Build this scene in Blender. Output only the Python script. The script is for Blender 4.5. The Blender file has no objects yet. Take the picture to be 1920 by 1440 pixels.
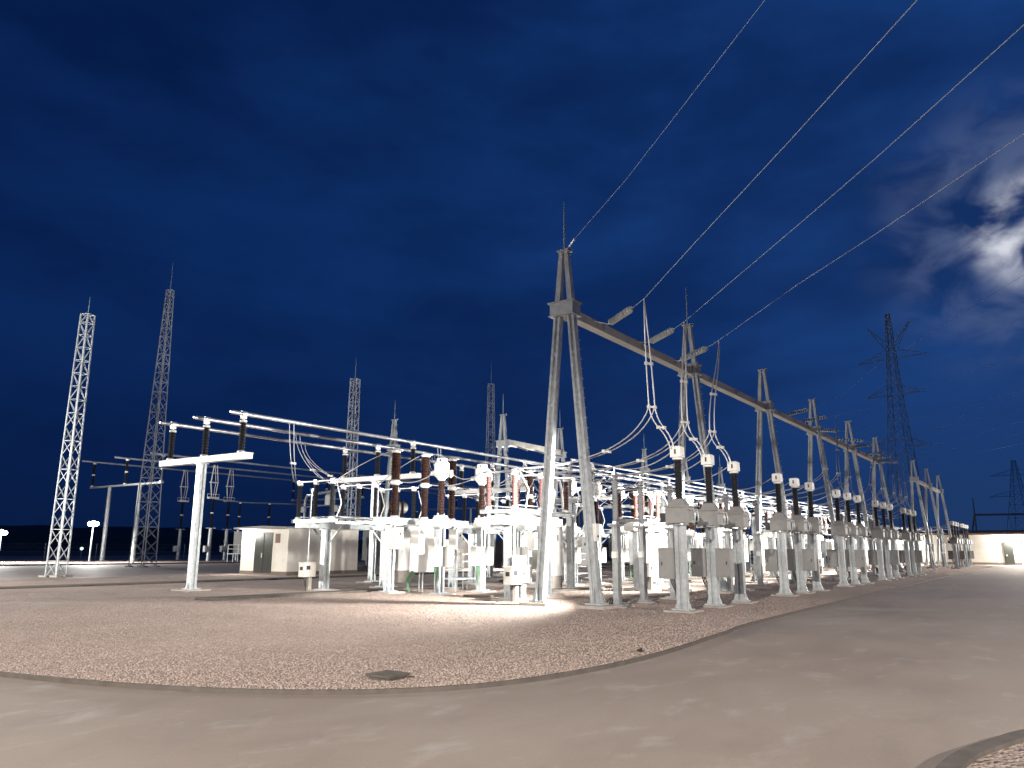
import bpy, math, random
import numpy as np
from mathutils import Vector, Matrix
random.seed(7)
R = math.radians
S = bpy.context.scene
COL = S.collection

# ------------------------------------------------------------------ camera
F, P, ROLL, YAW, EYE = 1454.0, R(12.04), R(0.25), R(34.9), 1.7
fw = Vector((math.cos(YAW)*math.cos(P), math.sin(YAW)*math.cos(P), math.sin(P)))
rt = Vector((math.sin(YAW), -math.cos(YAW), 0)); up = rt.cross(fw)
cr = math.cos(ROLL)*rt + math.sin(ROLL)*up
cu = -math.sin(ROLL)*rt + math.cos(ROLL)*up
cam = bpy.data.cameras.new('camera'); co = bpy.data.objects.new('camera', cam); COL.objects.link(co)
M3 = Matrix((cr, cu, -fw)).transposed()
co.matrix_world = Matrix.Translation((0, 0, EYE)) @ M3.to_4x4()
cam.sensor_width = 36; cam.lens = F/1920*36; cam.clip_start = .1; cam.clip_end = 6000
S.camera = co

# ------------------------------------------------------------------ sky
MOON_AZ, MOON_EL = R(-.9), R(19.4)
def build_world():
    w = bpy.data.worlds.new('World'); S.world = w; w.use_nodes = True
    n = w.node_tree.nodes; l = w.node_tree.links; n.clear()
    out = n.new('ShaderNodeOutputWorld'); bg = n.new('ShaderNodeBackground')
    tc = n.new('ShaderNodeTexCoord')
    def math_(op, a, b=None, clamp=False):
        m = n.new('ShaderNodeMath'); m.operation = op; m.use_clamp = clamp
        for i, v in enumerate((a, b)):
            if v is None: continue
            if isinstance(v, (int, float)): m.inputs[i].default_value = v
            else: l.new(v, m.inputs[i])
        return m.outputs[0]
    def mix(f, a, b, mode='MIX'):
        m = n.new('ShaderNodeMix'); m.data_type = 'RGBA'; m.blend_type = mode
        for s, v in ((m.inputs[0], f), (m.inputs[6], a), (m.inputs[7], b)):
            if isinstance(v, (int, float)): s.default_value = v
            elif isinstance(v, tuple): s.default_value = (*v, 1)
            else: l.new(v, s)
        return m.outputs[2]
    def noise(vec, sc, det=4, rough=.55, dist=0.):
        t = n.new('ShaderNodeTexNoise'); t.inputs['Scale'].default_value = sc
        t.inputs['Detail'].default_value = det; t.inputs['Roughness'].default_value = rough
        t.inputs['Distortion'].default_value = dist; l.new(vec, t.inputs['Vector']); return t.outputs[0]
    def rng(v, a, b, c=0., d=1.):
        m = n.new('ShaderNodeMapRange'); m.interpolation_type = 'SMOOTHSTEP'
        l.new(v, m.inputs[0])
        for i, x in enumerate((a, b, c, d)): m.inputs[i+1].default_value = x
        return m.outputs[0]
    def dot(vec):
        d = n.new('ShaderNodeVectorMath'); d.operation = 'DOT_PRODUCT'; l.new(tc.outputs['Generated'], d.inputs[0])
        d.inputs[1].default_value = vec; return d.outputs['Value']
    mp = n.new('ShaderNodeMapping'); mp.inputs['Scale'].default_value = (1, 1, 2.6); l.new(tc.outputs['Generated'], mp.inputs[0])
    sep = n.new('ShaderNodeSeparateXYZ'); l.new(tc.outputs['Generated'], sep.inputs[0])
    sky = n.new('ShaderNodeTexSky'); sky.sky_type = 'NISHITA'; sky.sun_disc = False
    sky.sun_elevation = MOON_EL; sky.sun_rotation = math.pi/2 - MOON_AZ
    sky.air_density = 1.2; sky.dust_density = .4; sky.ozone_density = 4.
    # moonlit blue-hour sky: the physical sky, cut down to night level and pulled to deep blue
    base = mix(1., sky.outputs[0], (.00018, .00048, .0015), 'MULTIPLY')
    # broad cloud cover in darker and lighter blue
    c1 = noise(mp.outputs[0], 1.7, 5, .55, .3)
    c2 = noise(mp.outputs[0], 5., 5, .55, .2)
    cl = rng(math_('ADD', math_('MULTIPLY', c1, .68), math_('MULTIPLY', c2, .32)), .33, .67)
    cloud = mix(cl, (.0014, .0090, .052), (.0038, .0230, .112))
    md = Vector((math.cos(MOON_EL)*math.cos(MOON_AZ), math.cos(MOON_EL)*math.sin(MOON_AZ), math.sin(MOON_EL)))
    dm = dot(md)
    low = rng(sep.outputs[2], .02, .34)                      # clouds are denser and darker near the horizon
    cloud = mix(low, mix(.75, cloud, (.0020, .0095, .050)), cloud)
    col = mix(1., cloud, base, 'ADD')
    wide = rng(dm, .60, 1., 0, 1.)
    col = mix(wide, col, mix(1., col, (2.2, 2.0, 1.7), 'MULTIPLY'))
    side = rng(dot((math.cos(R(115)), math.sin(R(115)), .1)), .35, 1.)
    col = mix(math_('MULTIPLY', side, .35), col, mix(1., col, (.5, .6, .65), 'MULTIPLY'))
    # moon glow breaking through torn cloud
    mp2 = n.new('ShaderNodeMapping'); mp2.inputs['Scale'].default_value = (1, 1, 1.5); mp2.inputs['Location'].default_value = (.31, .1, .0)
    mp2.inputs['Rotation'].default_value = (R(-25), 0, 0)
    l.new(tc.outputs['Generated'], mp2.inputs[0])
    torn = noise(mp2.outputs[0], 15, 5, .5, .35)
    halo = rng(dm, .978, .9997)
    hz = math_('MULTIPLY', math_('POWER', halo, 2.2), rng(torn, .33, .66))
    col = mix(math_('MULTIPLY', hz, .75, True), col, (.10, .14, .27))
    core = math_('MULTIPLY', rng(dm, .9972, .9999), rng(torn, .36, .76))
    col = mix(math_('MULTIPLY', core, 1.25, True), col, (.66, .68, .76))
    l.new(col, bg.inputs[0]); bg.inputs[1].default_value = 1.0
    l.new(bg.outputs[0], out.inputs[0])
build_world()

# the moon behind the clouds: the one sun lamp, far weaker than by day
sl = bpy.data.lights.new('moonlight', 'SUN'); sl.energy = .035; sl.angle = R(4); sl.color = (.75, .85, 1)
so = bpy.data.objects.new('moonlight', sl); COL.objects.link(so)
so.rotation_euler = Vector((math.cos(MOON_EL)*math.cos(MOON_AZ), math.cos(MOON_EL)*math.sin(MOON_AZ), math.sin(MOON_EL))).to_track_quat('Z', 'Y').to_euler()

S.view_settings.view_transform = 'Standard'; S.view_settings.look = 'None'
S.view_settings.gamma = 1; S.view_settings.exposure = 0
S.cycles.use_denoising = True
S.cycles.max_bounces = 5; S.cycles.diffuse_bounces = 3; S.cycles.glossy_bounces = 3
S.cycles.sample_clamp_indirect = 4; S.cycles.sample_clamp_direct = 30
try: S.cycles.use_light_tree = True
except Exception: pass

LAMPC = (1., .965, .90)
WARM = (1., .915, .82)
def light(kind, loc, power, parent=None, aim=None, size=150, blend=.5, radius=.12, color=LAMPC, name='lamp_light'):
    d = bpy.data.lights.new(name, kind); d.energy = power; d.color = color
    d.shadow_soft_size = radius
    o = bpy.data.objects.new(name, d); COL.objects.link(o); o.location = loc
    if kind == 'SPOT':
        d.spot_size = R(size); d.spot_blend = blend
        o.rotation_euler = (Vector(loc)-Vector(aim)).to_track_quat('Z', 'Y').to_euler()
    if parent: o.parent = parent; o.location = Vector(loc)-parent.location
    return o

# ------------------------------------------------------------------ materials
def mat(name, col, rough=.6, metal=0., var=.12, vs=6., bump=0., bs=40., emit=None, es=0., spec=.5, stain=None, ss=1.2):
    m = bpy.data.materials.new(name); m.use_nodes = True
    n = m.node_tree.nodes; l = m.node_tree.links; b = n['Principled BSDF']
    b.inputs['Roughness'].default_value = rough; b.inputs['Metallic'].default_value = metal
    b.inputs['Specular IOR Level'].default_value = spec
    if emit:
        b.inputs['Base Color'].default_value = (*col, 1)
        b.inputs['Emission Color'].default_value = (*emit, 1); b.inputs['Emission Strength'].default_value = es
        return m
    tc = n.new('ShaderNodeTexCoord'); t = n.new('ShaderNodeTexNoise'); t.inputs['Scale'].default_value = vs
    t.inputs['Detail'].default_value = 5; l.new(tc.outputs['Object'], t.inputs['Vector'])
    r = n.new('ShaderNodeValToRGB'); l.new(t.outputs[0], r.inputs[0])
    r.color_ramp.elements[0].position = .3; r.color_ramp.elements[1].position = .7
    r.color_ramp.elements[0].color = (*[c*(1-var) for c in col], 1); r.color_ramp.elements[1].color = (*[min(1, c*(1+var)) for c in col], 1)
    src = r.outputs[0]
    if stain:
        t2 = n.new('ShaderNodeTexNoise'); t2.inputs['Scale'].default_value = ss; t2.inputs['Detail'].default_value = 6; t2.inputs['Roughness'].default_value = .65
        l.new(tc.outputs['Object'], t2.inputs['Vector'])
        r2 = n.new('ShaderNodeMapRange'); l.new(t2.outputs[0], r2.inputs[0]); r2.inputs[1].default_value = .52; r2.inputs[2].default_value = .75
        mx = n.new('ShaderNodeMix'); mx.data_type = 'RGBA'; l.new(r2.outputs[0], mx.inputs[0]); l.new(src, mx.inputs[6]); mx.inputs[7].default_value = (*stain, 1)
        src = mx.outputs[2]
    l.new(src, b.inputs['Base Color'])
    mr = n.new('ShaderNodeMapRange'); l.new(t.outputs[0], mr.inputs[0]); mr.inputs[3].default_value = max(.05, rough-.12); mr.inputs[4].default_value = min(1, rough+.12)
    l.new(mr.outputs[0], b.inputs['Roughness'])
    if bump:
        t3 = n.new('ShaderNodeTexNoise'); t3.inputs['Scale'].default_value = bs; t3.inputs['Detail'].default_value = 3
        l.new(tc.outputs['Object'], t3.inputs['Vector'])
        bp = n.new('ShaderNodeBump'); bp.inputs['Strength'].default_value = bump; bp.inputs['Distance'].default_value = .01
        l.new(t3.outputs[0], bp.inputs['Height']); l.new(bp.outputs[0], b.inputs['Normal'])
    return m

MG = mat('galvanised_steel', (.40, .43, .445), .40, .4, .2, 7, stain=(.30, .31, .31), ss=3)
MGD = mat('dull_galvanised_steel', (.34, .36, .37), .5, .45, .16, 5)
MALU = mat('aluminium_tube', (.62, .63, .64), .32, .75, .08, 5)
MWIRE = mat('aluminium_wire', (.50, .51, .52), .45, .6, .1, 20)
MLINE = mat('dimmed_line_wire', (.30, .34, .38), .6, .3, .15, 3)  # darker than the other wire so unlit spans fade into the sky
MBLK = mat('black_silicone', (.012, .012, .014), .42, 0, .1, 8)
MBRN = mat('brown_porcelain', (.042, .022, .018), .2, 0, .15, 8)
MRED = mat('reddish_porcelain', (.10, .050, .046), .25, 0, .15, 8)
MGRYP = mat('grey_porcelain', (.25, .26, .27), .3, 0, .1, 8)
MPG = mat('grey_paint', (.20, .20, .197), .45, 0, .06, 2.5, stain=(.155, .15, .14))
MPW = mat('light_grey_paint', (.66, .66, .63), .42, 0, .05, 2.5, stain=(.5, .48, .44))
MWHT = mat('white_paint', (.78, .78, .75), .38, 0, .04, 3)
MBEI = mat('beige_cabinet_paint', (.55, .52, .47), .5, 0, .05, 3)
MGLS = mat('greenish_glass', (.62, .70, .66), .15, 0, .08, 8, spec=.9)
MCAPS = mat('dark_cap_and_disc_face', (.03, .04, .045), .5)  # also on the glass disc faces, darkened so the rim glints show
MDK = mat('dark_gap', (.02, .02, .02), .6)
MCONC = mat('concrete', (.33, .30, .27), .85, 0, .15, 4, .5, 60, stain=(.22, .2, .18))
MKERB = mat('dark_kerb_concrete', (.085, .072, .062), .9, 0, .2, 5, .4, 60)  # the shade on the kerb's road face is put into this dark tone
MWALL = mat('cream_render', (.62, .585, .52), .85, 0, .05, 1.5, .25, 70, stain=(.56, .52, .45), ss=.6)
MPLIN = mat('brown_plinth', (.16, .125, .10), .85, 0, .1, 3, .3)
MROOF = mat('concrete_roof', (.26, .25, .235), .8, 0, .1, 2, .3)
MDOOR = mat('dark_green_door', (.035, .038, .032), .45, 0, .1, 3)
MTILE = mat('brown_eaves', (.17, .10, .075), .8, 0, .15, 3, .4)
MGRN = mat('green_conduit', (.09, .20, .12), .5, 0, .12, 6)
MCAB = mat('black_cable', (.03, .03, .03), .6)
MDARKTOWER = mat('weathered_tower_steel', (.20, .26, .26), .7, .2, .15, 1)
MREDP = mat('red_paint', (.5, .04, .06), .45)
MLED = mat('lamp_glass', (1, 1, 1), .3, emit=(1, .97, .9), es=60)
MHILL = mat('dark_scrub', (.022, .026, .018), .95, 0, .4, .03)
MSOIL = mat('dry_soil', (.07, .06, .045), .95, 0, .35, .15, .6, 3)
MGLASSD = mat('dark_glass', (.03, .035, .04), .15)

def ground_mat(name, kind):
    m = bpy.data.materials.new(name); m.use_nodes = True
    n = m.node_tree.nodes; l = m.node_tree.links; b = n['Principled BSDF']
    tc = n.new('ShaderNodeTexCoord'); geo = tc.outputs['Object']
    def noise(sc, det=5, rough=.6, dist=0, vec=None):
        t = n.new('ShaderNodeTexNoise'); t.inputs['Scale'].default_value = sc; t.inputs['Detail'].default_value = det
        t.inputs['Roughness'].default_value = rough; t.inputs['Distortion'].default_value = dist
        l.new(vec or geo, t.inputs['Vector']); return t.outputs[0]
    def rng(v, a, b_, c=0., d=1.):
        q = n.new('ShaderNodeMapRange'); l.new(v, q.inputs[0])
        for i, x in enumerate((a, b_, c, d)): q.inputs[i+1].default_value = x
        return q.outputs[0]
    def mix(f, a, c, mode='MIX'):
        q = n.new('ShaderNodeMix'); q.data_type = 'RGBA'; q.blend_type = mode
        for s, v in ((q.inputs[0], f), (q.inputs[6], a), (q.inputs[7], c)):
            if isinstance(v, (int, float)): s.default_value = v
            elif isinstance(v, tuple): s.default_value = (*v, 1)
            else: l.new(v, s)
        return q.outputs[2]
    if kind == 'gravel':
        v = n.new('ShaderNodeTexVoronoi'); v.inputs['Scale'].default_value = 25; v.inputs['Randomness'].default_value = 1; l.new(geo, v.inputs['Vector'])
        sepc = n.new('ShaderNodeSeparateColor'); l.new(v.outputs['Color'], sepc.inputs[0])
        r = n.new('ShaderNodeValToRGB'); l.new(sepc.outputs[0], r.inputs[0])
        e = r.color_ramp.elements; e[0].color = (.24, .19, .165, 1); e[1].color = (.40, .325, .28, 1)
        k = e.new(.35); k.color = (.30, .235, .20, 1); k = e.new(.75); k.color = (.345, .275, .238, 1)
        big = noise(.35, 5, .6, .5)
        c = mix(rng(big, .35, .65), mix(1., r.outputs[0], (.86, .84, .82), 'MULTIPLY'), mix(1., r.outputs[0], (1.08, 1.06, 1.04), 'MULTIPLY'))
        l.new(c, b.inputs['Base Color']); b.inputs['Roughness'].default_value = .9
        v2 = n.new('ShaderNodeTexVoronoi'); v2.inputs['Scale'].default_value = 25; l.new(geo, v2.inputs['Vector'])
        hgt = n.new('ShaderNodeMath'); hgt.operation = 'ADD'
        inv = rng(v2.outputs['Distance'], 0, .8, 1, 0); l.new(inv, hgt.inputs[0])
        und = rng(noise(1.1, 4, .6, .6), .3, .7, 0, 4.); l.new(und, hgt.inputs[1])
        bp = n.new('ShaderNodeBump'); bp.inputs['Strength'].default_value = .9; bp.inputs['Distance'].default_value = .03
        l.new(hgt.outputs[0], bp.inputs['Height']); l.new(bp.outputs[0], b.inputs['Normal'])
    else:
        mp = n.new('ShaderNodeMapping'); mp.inputs['Scale'].default_value = (.5, 1.0, 1); mp.inputs['Rotation'].default_value = (0, 0, R(58)); l.new(geo, mp.inputs[0])
        s1 = noise(.5, 7, .62, .35, mp.outputs[0]); s2 = noise(1.7, 7, .66, .3, mp.outputs[0]); s3 = noise(.16, 3, .5, .3)
        c = mix(rng(s3, .35, .65), (.245, .200, .165), (.280, .232, .195))
        c = mix(rng(s1, .48, .72, 0, .6), c, (.305, .268, .235))
        c = mix(rng(s1, .46, .30, 0, .7), c, (.20, .165, .145))
        c = mix(rng(s2, .55, .74, 0, .7), c, (.38, .35, .32))
        c = mix(rng(s2, .44, .30, 0, .25), c, (.19, .16, .14))
        f = noise(90, 3, .7)
        c = mix(1., c, mix(f, (.74, .74, .74), (1.22, 1.22, 1.22)), 'MULTIPLY')
        l.new(c, b.inputs['Base Color'])
        l.new(rng(s1, .3, .7, .62, .82), b.inputs['Roughness'])
        bp = n.new('ShaderNodeBump'); bp.inputs['Strength'].default_value = .35; bp.inputs['Distance'].default_value = .01
        l.new(noise(45, 4, .7), bp.inputs['Height']); l.new(bp.outputs[0], b.inputs['Normal'])
    return m
MGRAV = ground_mat('crushed_gravel', 'gravel'); MROAD = ground_mat('worn_concrete', 'road')

# ------------------------------------------------------------------ mesh kit
class MB:
    def __init__(s): s.v = []; s.f = []; s.sm = []; s.mi = []; s.cur = 0
    def add(s, vs, fs, sm=False):
        o = len(s.v); s.v += [tuple(v) for v in vs]
        for f in fs: s.f.append(tuple(i+o for i in f)); s.sm.append(sm); s.mi.append(s.cur)
    def box(s, c, d, rz=0., top=1.):
        hx, hy, hz = d[0]/2, d[1]/2, d[2]/2; ca, sa = math.cos(rz), math.sin(rz); vs = []
        for z, k in ((-hz, 1.), (hz, top)):
            for x, y in ((-hx, -hy), (hx, -hy), (hx, hy), (-hx, hy)):
                x *= k; y *= k; vs.append((c[0]+x*ca-y*sa, c[1]+x*sa+y*ca, c[2]+z))
        s.add(vs, [(0, 3, 2, 1), (4, 5, 6, 7), (0, 1, 5, 4), (1, 2, 6, 5), (2, 3, 7, 6), (3, 0, 4, 7)])
    def bar(s, a, b, w, h=None, ref=(0, 0, 1), w2=None, h2=None):
        a = Vector(a); b = Vector(b); h = h or w; d = (b-a).normalized(); ref = Vector(ref)
        if abs(d.dot(ref)) > .97: ref = Vector((1, 0, 0))
        u = d.cross(ref).normalized(); v = u.cross(d); vs = []
        for p, ww, hh in ((a, w, h), (b, w2 or w, h2 or h)):
            for i, j in ((-1, -1), (1, -1), (1, 1), (-1, 1)): vs.append(p+u*(i*ww/2)+v*(j*hh/2))
        s.add(vs, [(0, 3, 2, 1), (4, 5, 6, 7), (0, 1, 5, 4), (1, 2, 6, 5), (2, 3, 7, 6), (3, 0, 4, 7)])
    def path(s, pts, r, n=8, caps=True):
        pts = [Vector(p) for p in pts]; rings = []; prev = None
        for i, p in enumerate(pts):
            d = (pts[min(i+1, len(pts)-1)]-pts[max(i-1, 0)]).normalized()
            if prev is None:
                ref = Vector((0, 0, 1)) if abs(d.z) < .9 else Vector((1, 0, 0)); u = d.cross(ref).normalized()
            else: u = (prev-d*prev.dot(d)).normalized()
            prev = u; v = d.cross(u); rr = r[i] if isinstance(r, (list, tuple)) else r
            rings.append([p+u*(math.cos(t*2*math.pi/n)*rr)+v*(math.sin(t*2*math.pi/n)*rr) for t in range(n)])
        vs = [q for g in rings for q in g]; fs = []
        for i in range(len(pts)-1):
            for t in range(n): fs.append((i*n+t, i*n+(t+1) % n, (i+1)*n+(t+1) % n, (i+1)*n+t))
        s.add(vs, fs, n > 5)
        if caps: s.add(rings[0], [tuple(reversed(range(n)))]); s.add(rings[-1], [tuple(range(n))])
    def lathe(s, prof, o=(0, 0, 0), n=14, axis=None, sm=False):
        o = Vector(o); ax = Vector(axis).normalized() if axis else Vector((0, 0, 1))
        ref = Vector((1, 0, 0)) if abs(ax.x) < .9 else Vector((0, 1, 0))
        u = ax.cross(ref).normalized(); v = ax.cross(u); vs = []; fs = []
        for r, z in prof:
            for t in range(n):
                a = t*2*math.pi/n; vs.append(o+ax*z+u*(math.cos(a)*r)+v*(math.sin(a)*r))
        m = len(prof)
        for i in range(m-1):
            for t in range(n): fs.append((i*n+t, i*n+(t+1) % n, (i+1)*n+(t+1) % n, (i+1)*n+t))
        s.add(vs, fs, sm); s.add(vs[:n], [tuple(reversed(range(n)))]); s.add(vs[-n:], [tuple(range(n))])
    def build(s, name, m, parent=None, loc=(0, 0, 0)):
        me = bpy.data.meshes.new(name); me.from_pydata(s.v, [], s.f)
        me.polygons.foreach_set('use_smooth', s.sm)
        for x in (m if isinstance(m, (list, tuple)) else [m]): me.materials.append(x)
        me.polygons.foreach_set('material_index', s.mi)
        me.update(); o = bpy.data.objects.new(name, me); COL.objects.link(o)
        if parent: o.parent = parent
        o.location = loc; return o
def sheds(z0, z1, rc, rs, pitch=.07):
    n = max(4, int((z1-z0)/pitch)); p = (z1-z0)/n; out = [(rc, z0)]
    for i in range(n):
        z = z0+i*p; out += [(rc, z+p*.25), (rs if i % 2 == 0 else rs*.9, z+p*.42), (rc*1.1, z+p*.85)]
    return out+[(rc, z1)]
def arc(a, b, sag, n=14, side=(0, 0, 0)):
    a, b = Vector(a), Vector(b); sd = Vector(side)
    return [a.lerp(b, i/n)+(Vector((0, 0, -sag))+sd)*(4*(i/n)*(1-i/n)) for i in range(n+1)]
def bez(p, n=18):
    p = [Vector(q) for q in p]; out = []
    for i in range(n+1):
        t = i/n; q = list(p)
        while len(q) > 1: q = [q[j].lerp(q[j+1], t) for j in range(len(q)-1)]
        out.append(q[0])
    return out
def tag(o, label=None, cat=None, group=None, kind=None):
    if label: o['label'] = label
    if cat: o['category'] = cat
    if group: o['group'] = group
    if kind: o['kind'] = kind
    return o
def empty(name, loc=(0, 0, 0), rz=0.):
    o = bpy.data.objects.new(name, None); COL.objects.link(o); o.location = loc; o.rotation_euler = (0, 0, rz); o.empty_display_size = .3
    return o
CH = {}
def copy_tree(o, parent=None):
    c = o.copy(); COL.objects.link(c); c.parent = parent
    for ch in list(o.children): copy_tree(ch, c)
    return c
ORD = ['first', 'second', 'third', 'fourth', 'fifth', 'sixth', 'seventh', 'eighth', 'ninth', 'tenth']
POS = ['nearest', 'middle', 'farthest']

# ------------------------------------------------------------------ ground
def poly(name, pts, z, m, zb=None):
    b = MB(); n = len(pts); b.add([(x, y, z) for x, y in pts], [tuple(range(n))])
    if zb is not None:
        b.add([(x, y, z) for x, y in pts]+[(x, y, zb) for x, y in pts], [((i+1) % n, i, n+i, n+(i+1) % n) for i in range(n)])
    o = b.build(name, m); tag(o, kind='structure'); return o
poly('ground', [(-2500, -2500), (2500, -2500), (2500, 2500), (-2500, 2500)], -.30, MSOIL)
poly('concrete_road', [(-70, -60), (175, -60), (175, 82), (-70, 82)], -.05, MROAD, -.28)
def spline(ctrl, n=10):
    out = []
    c = [ctrl[0]]+ctrl+[ctrl[-1]]
    for i in range(1, len(c)-2):
        for k in range(n):
            t = k/n; r = []
            for a in (0, 1):
                p0, p1, p2, p3 = (c[i+j][a] for j in (-1, 0, 1, 2))
                r.append(.5*((2*p1)+(-p0+p2)*t+(2*p0-5*p1+4*p2-p3)*t*t+(-p0+3*p1-3*p2+p3)*t**3))
            out.append(tuple(r))
    return out+[ctrl[-1]]
edge = spline([(4.6, 43), (4.6, 30), (4.65, 20), (5.0, 14.5), (5.6, 10.9), (6.55, 8.3), (7.9, 6.75), (9.7, 6.05), (12.5, 5.85), (16.5, 6.15), (20.5, 6.45), (36, 6.7), (62, 7.0), (108, 7.2)])
edge = edge+[(110, 9), (110.5, 14), (110.5, 47), (40, 47.2), (33.3, 46.6), (16, 44.6), (6.5, 44.1)]
edge = edge[::-1]
def kerb(name, pts, w, z0, z1, m, closed=True):
    b = MB(); n = len(pts); P_ = [Vector((*p, 0)) for p in pts]; inn = []
    for i in range(n):
        a = P_[(i-1) % n] if closed or i else P_[0]; c = P_[(i+1) % n] if closed or i < n-1 else P_[-1]
        d = (c-a).normalized(); inn.append(P_[i]+Vector((-d.y, d.x, 0))*w)
    for z in (z0, z1):
        b.v += [(p.x, p.y, z) for p in P_]+[(p.x, p.y, z) for p in inn]
    for i in range(n if closed else n-1):
        j = (i+1) % n
        for f in ((2*n+i, 2*n+j, 3*n+j, 3*n+i), (i, j, 2*n+j, 2*n+i), (n+j, n+i, 3*n+i, 3*n+j)): b.f.append(f); b.sm.append(False); b.mi.append(0)
    return tag(b.build(name, m), kind='structure')
# polygon orientation: kerb lies outside the gravel
kerb('kerb', edge, .055, -.06, .008, MKERB)
poly('gravel_bed', edge, .0, MGRAV, -.2)
# island at the lower right of the road
isl = spline([(4.0, .3), (5.4, .82), (6.6, 1.02), (7.75, .99), (8.6, .78), (9.6, .36), (11.0, -.8), (12.2, -3)])+[(12.5, -9), (4, -9)]
isl = [(x, y-.15) for x, y in isl]
kerb('kerb', isl[::-1], -.16, -.06, .03, MKERB)
poly('gravel_bed', isl[::-1], -.01, MGRAV, -.2)
poly('gravel_bed', [(-40, 82.5), (178, 91), (178, 175), (-40, 160)], .0, MGRAV, -.28)
kerb('kerb', [(-40, 82.5), (178, 91)], -.15, -.06, .03, MCONC, closed=False)

# real stones on the near part of the gravel
def stones():
    rng = np.random.default_rng(3); N = 95000
    # sample by distance: dense close to the road
    x = rng.uniform(4.7, 30, N*4); y = rng.uniform(5.9, 24, N*4); d = np.hypot(x, y)
    keep = rng.random(N*4) < np.clip((10.5/d)**2.6, 0, 1)
    x, y = x[keep], y[keep]
    e = np.array(edge); inside = np.zeros(len(x), bool)
    j = len(e)-1
    for i in range(len(e)):
        xi, yi = e[i]; xj, yj = e[j]
        c = ((yi > y) != (yj > y)) & (x < (xj-xi)*(y-yi)/(yj-yi+1e-12)+xi); inside ^= c; j = i
    x, y = x[inside][:N], y[inside][:N]; n = len(x)
    base = np.array([(1, 0, 0), (0, 1, 0), (-1, 0, 0), (0, -1, 0), (0, 0, 1), (0, 0, -1)], float)
    s = rng.uniform(.008, .021, (n, 1, 1))*rng.uniform(.7, 1.3, (n, 1, 3)); s[:, :, 2] *= .55
    v = base[None]*s*rng.uniform(.75, 1.25, (n, 6, 1))
    a = rng.uniform(0, 6.28, n); t = rng.uniform(-.6, .6, n)
    ca, sa, ct, st = np.cos(a)[:, None], np.sin(a)[:, None], np.cos(t)[:, None], np.sin(t)[:, None]
    X, Y, Z = v[..., 0], v[..., 1], v[..., 2]
    X, Z = X*ct+Z*st, -X*st+Z*ct
    X, Y = X*ca-Y*sa, X*sa+Y*ca
    V = np.stack([X+x[:, None], Y+y[:, None], Z+s[:, :, 2]*.55], -1).reshape(-1, 3)
    fb = np.array([(0, 1, 4), (1, 2, 4), (2, 3, 4), (3, 0, 4), (1, 0, 5), (2, 1, 5), (3, 2, 5), (0, 3, 5)])
    Fc = (fb[None]+(np.arange(n)*6)[:, None, None]).reshape(-1, 3)
    me = bpy.data.meshes.new('gravel_stones'); me.vertices.add(len(V)); me.vertices.foreach_set('co', V.ravel())
    me.loops.add(Fc.size); me.loops.foreach_set('vertex_index', Fc.ravel().astype(np.int32))
    me.polygons.add(len(Fc)); me.polygons.foreach_set('loop_start', np.arange(0, Fc.size, 3, dtype=np.int32))
    me.update(calc_edges=True)
    m = bpy.data.materials.new('loose_stone'); m.use_nodes = True; nn = m.node_tree.nodes; l = m.node_tree.links
    g = nn.new('ShaderNodeNewGeometry'); r = nn.new('ShaderNodeValToRGB'); l.new(g.outputs['Random Per Island'], r.inputs[0])
    e_ = r.color_ramp.elements; e_[0].color = (.21, .165, .145, 1); e_[1].color = (.42, .345, .30, 1)
    k = e_.new(.3); k.color = (.295, .23, .198, 1); k = e_.new(.78); k.color = (.35, .28, .242, 1)
    l.new(r.outputs[0], nn['Principled BSDF'].inputs['Base Color']); nn['Principled BSDF'].inputs['Roughness'].default_value = .88
    me.materials.append(m)
    o = bpy.data.objects.new('gravel_stones', me); COL.objects.link(o)
    tag(o, 'loose pinkish crushed stones covering the gravel bed by the road', 'gravel', kind='stuff')
stones()

# cable trench covers laid in the gravel
def trench(x0, x1, y, label):
    r = empty('cable_trench', (x0, y, 0)); tag(r, label, 'cable trench', 'concrete cable trenches in the gravel')
    b = MB(); L = x1-x0
    for s in (-1, 1): b.box((L/2, s*.42, .03), (L, .1, .09))
    b.build('trench_wall', MKERB, r)
    b = MB(); n = int(L/.6)
    for i in range(n): b.box(((i+.5)*L/n, 0, .045), (L/n-.02, .72, .05))
    b.build('cover_slabs', MKERB, r)
trench(23, 108, 17.7, 'grey concrete trench cover strip in gravel nearest to the tall gantry')
trench(16, 108, 23.6, 'grey concrete trench cover strip in gravel behind the brown breaker columns')
trench(8, 108, 36.6, 'grey concrete trench cover strip in gravel between busbars and cream huts')

# ------------------------------------------------------------------ posts and pads
def channel_post(b, x, y, z0, z1, w=.34, d=.22, base=True, gus=True):
    for s in (-1, 1): b.box((x+s*(w/2-.055), y, (z0+z1)/2), (.11, d, z1-z0-.04))
    b.box((x, y, (z0+z1)/2), (w-.2, d*.35, z1-z0-.06))
    if base:
        b.box((x, y, z0+.02), (w+.22, d+.26, .04)); b.box((x, y, z1-.01), (w+.12, d+.12, .03))
    if gus:
        for s in (-1, 1):
            b.add([(x+s*w/2, y-.01, z0+.04), (x+s*(w/2+.1), y-.01, z0+.04), (x+s*w/2, y-.01, z0+.3),
                   (x+s*w/2, y+.01, z0+.04), (x+s*(w/2+.1), y+.01, z0+.04), (x+s*w/2, y+.01, z0+.3)],
                  [(0, 1, 2), (5, 4, 3), (0, 3, 4, 1), (1, 4, 5, 2), (2, 5, 3, 0)])
def footing(parent, pts, w=.8, h=.1):
    for x, y in pts:
        b = MB(); b.box((x, y, h/2-.03), (w, w, h+.06)); b.build('footing', MCONC, parent)

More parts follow.
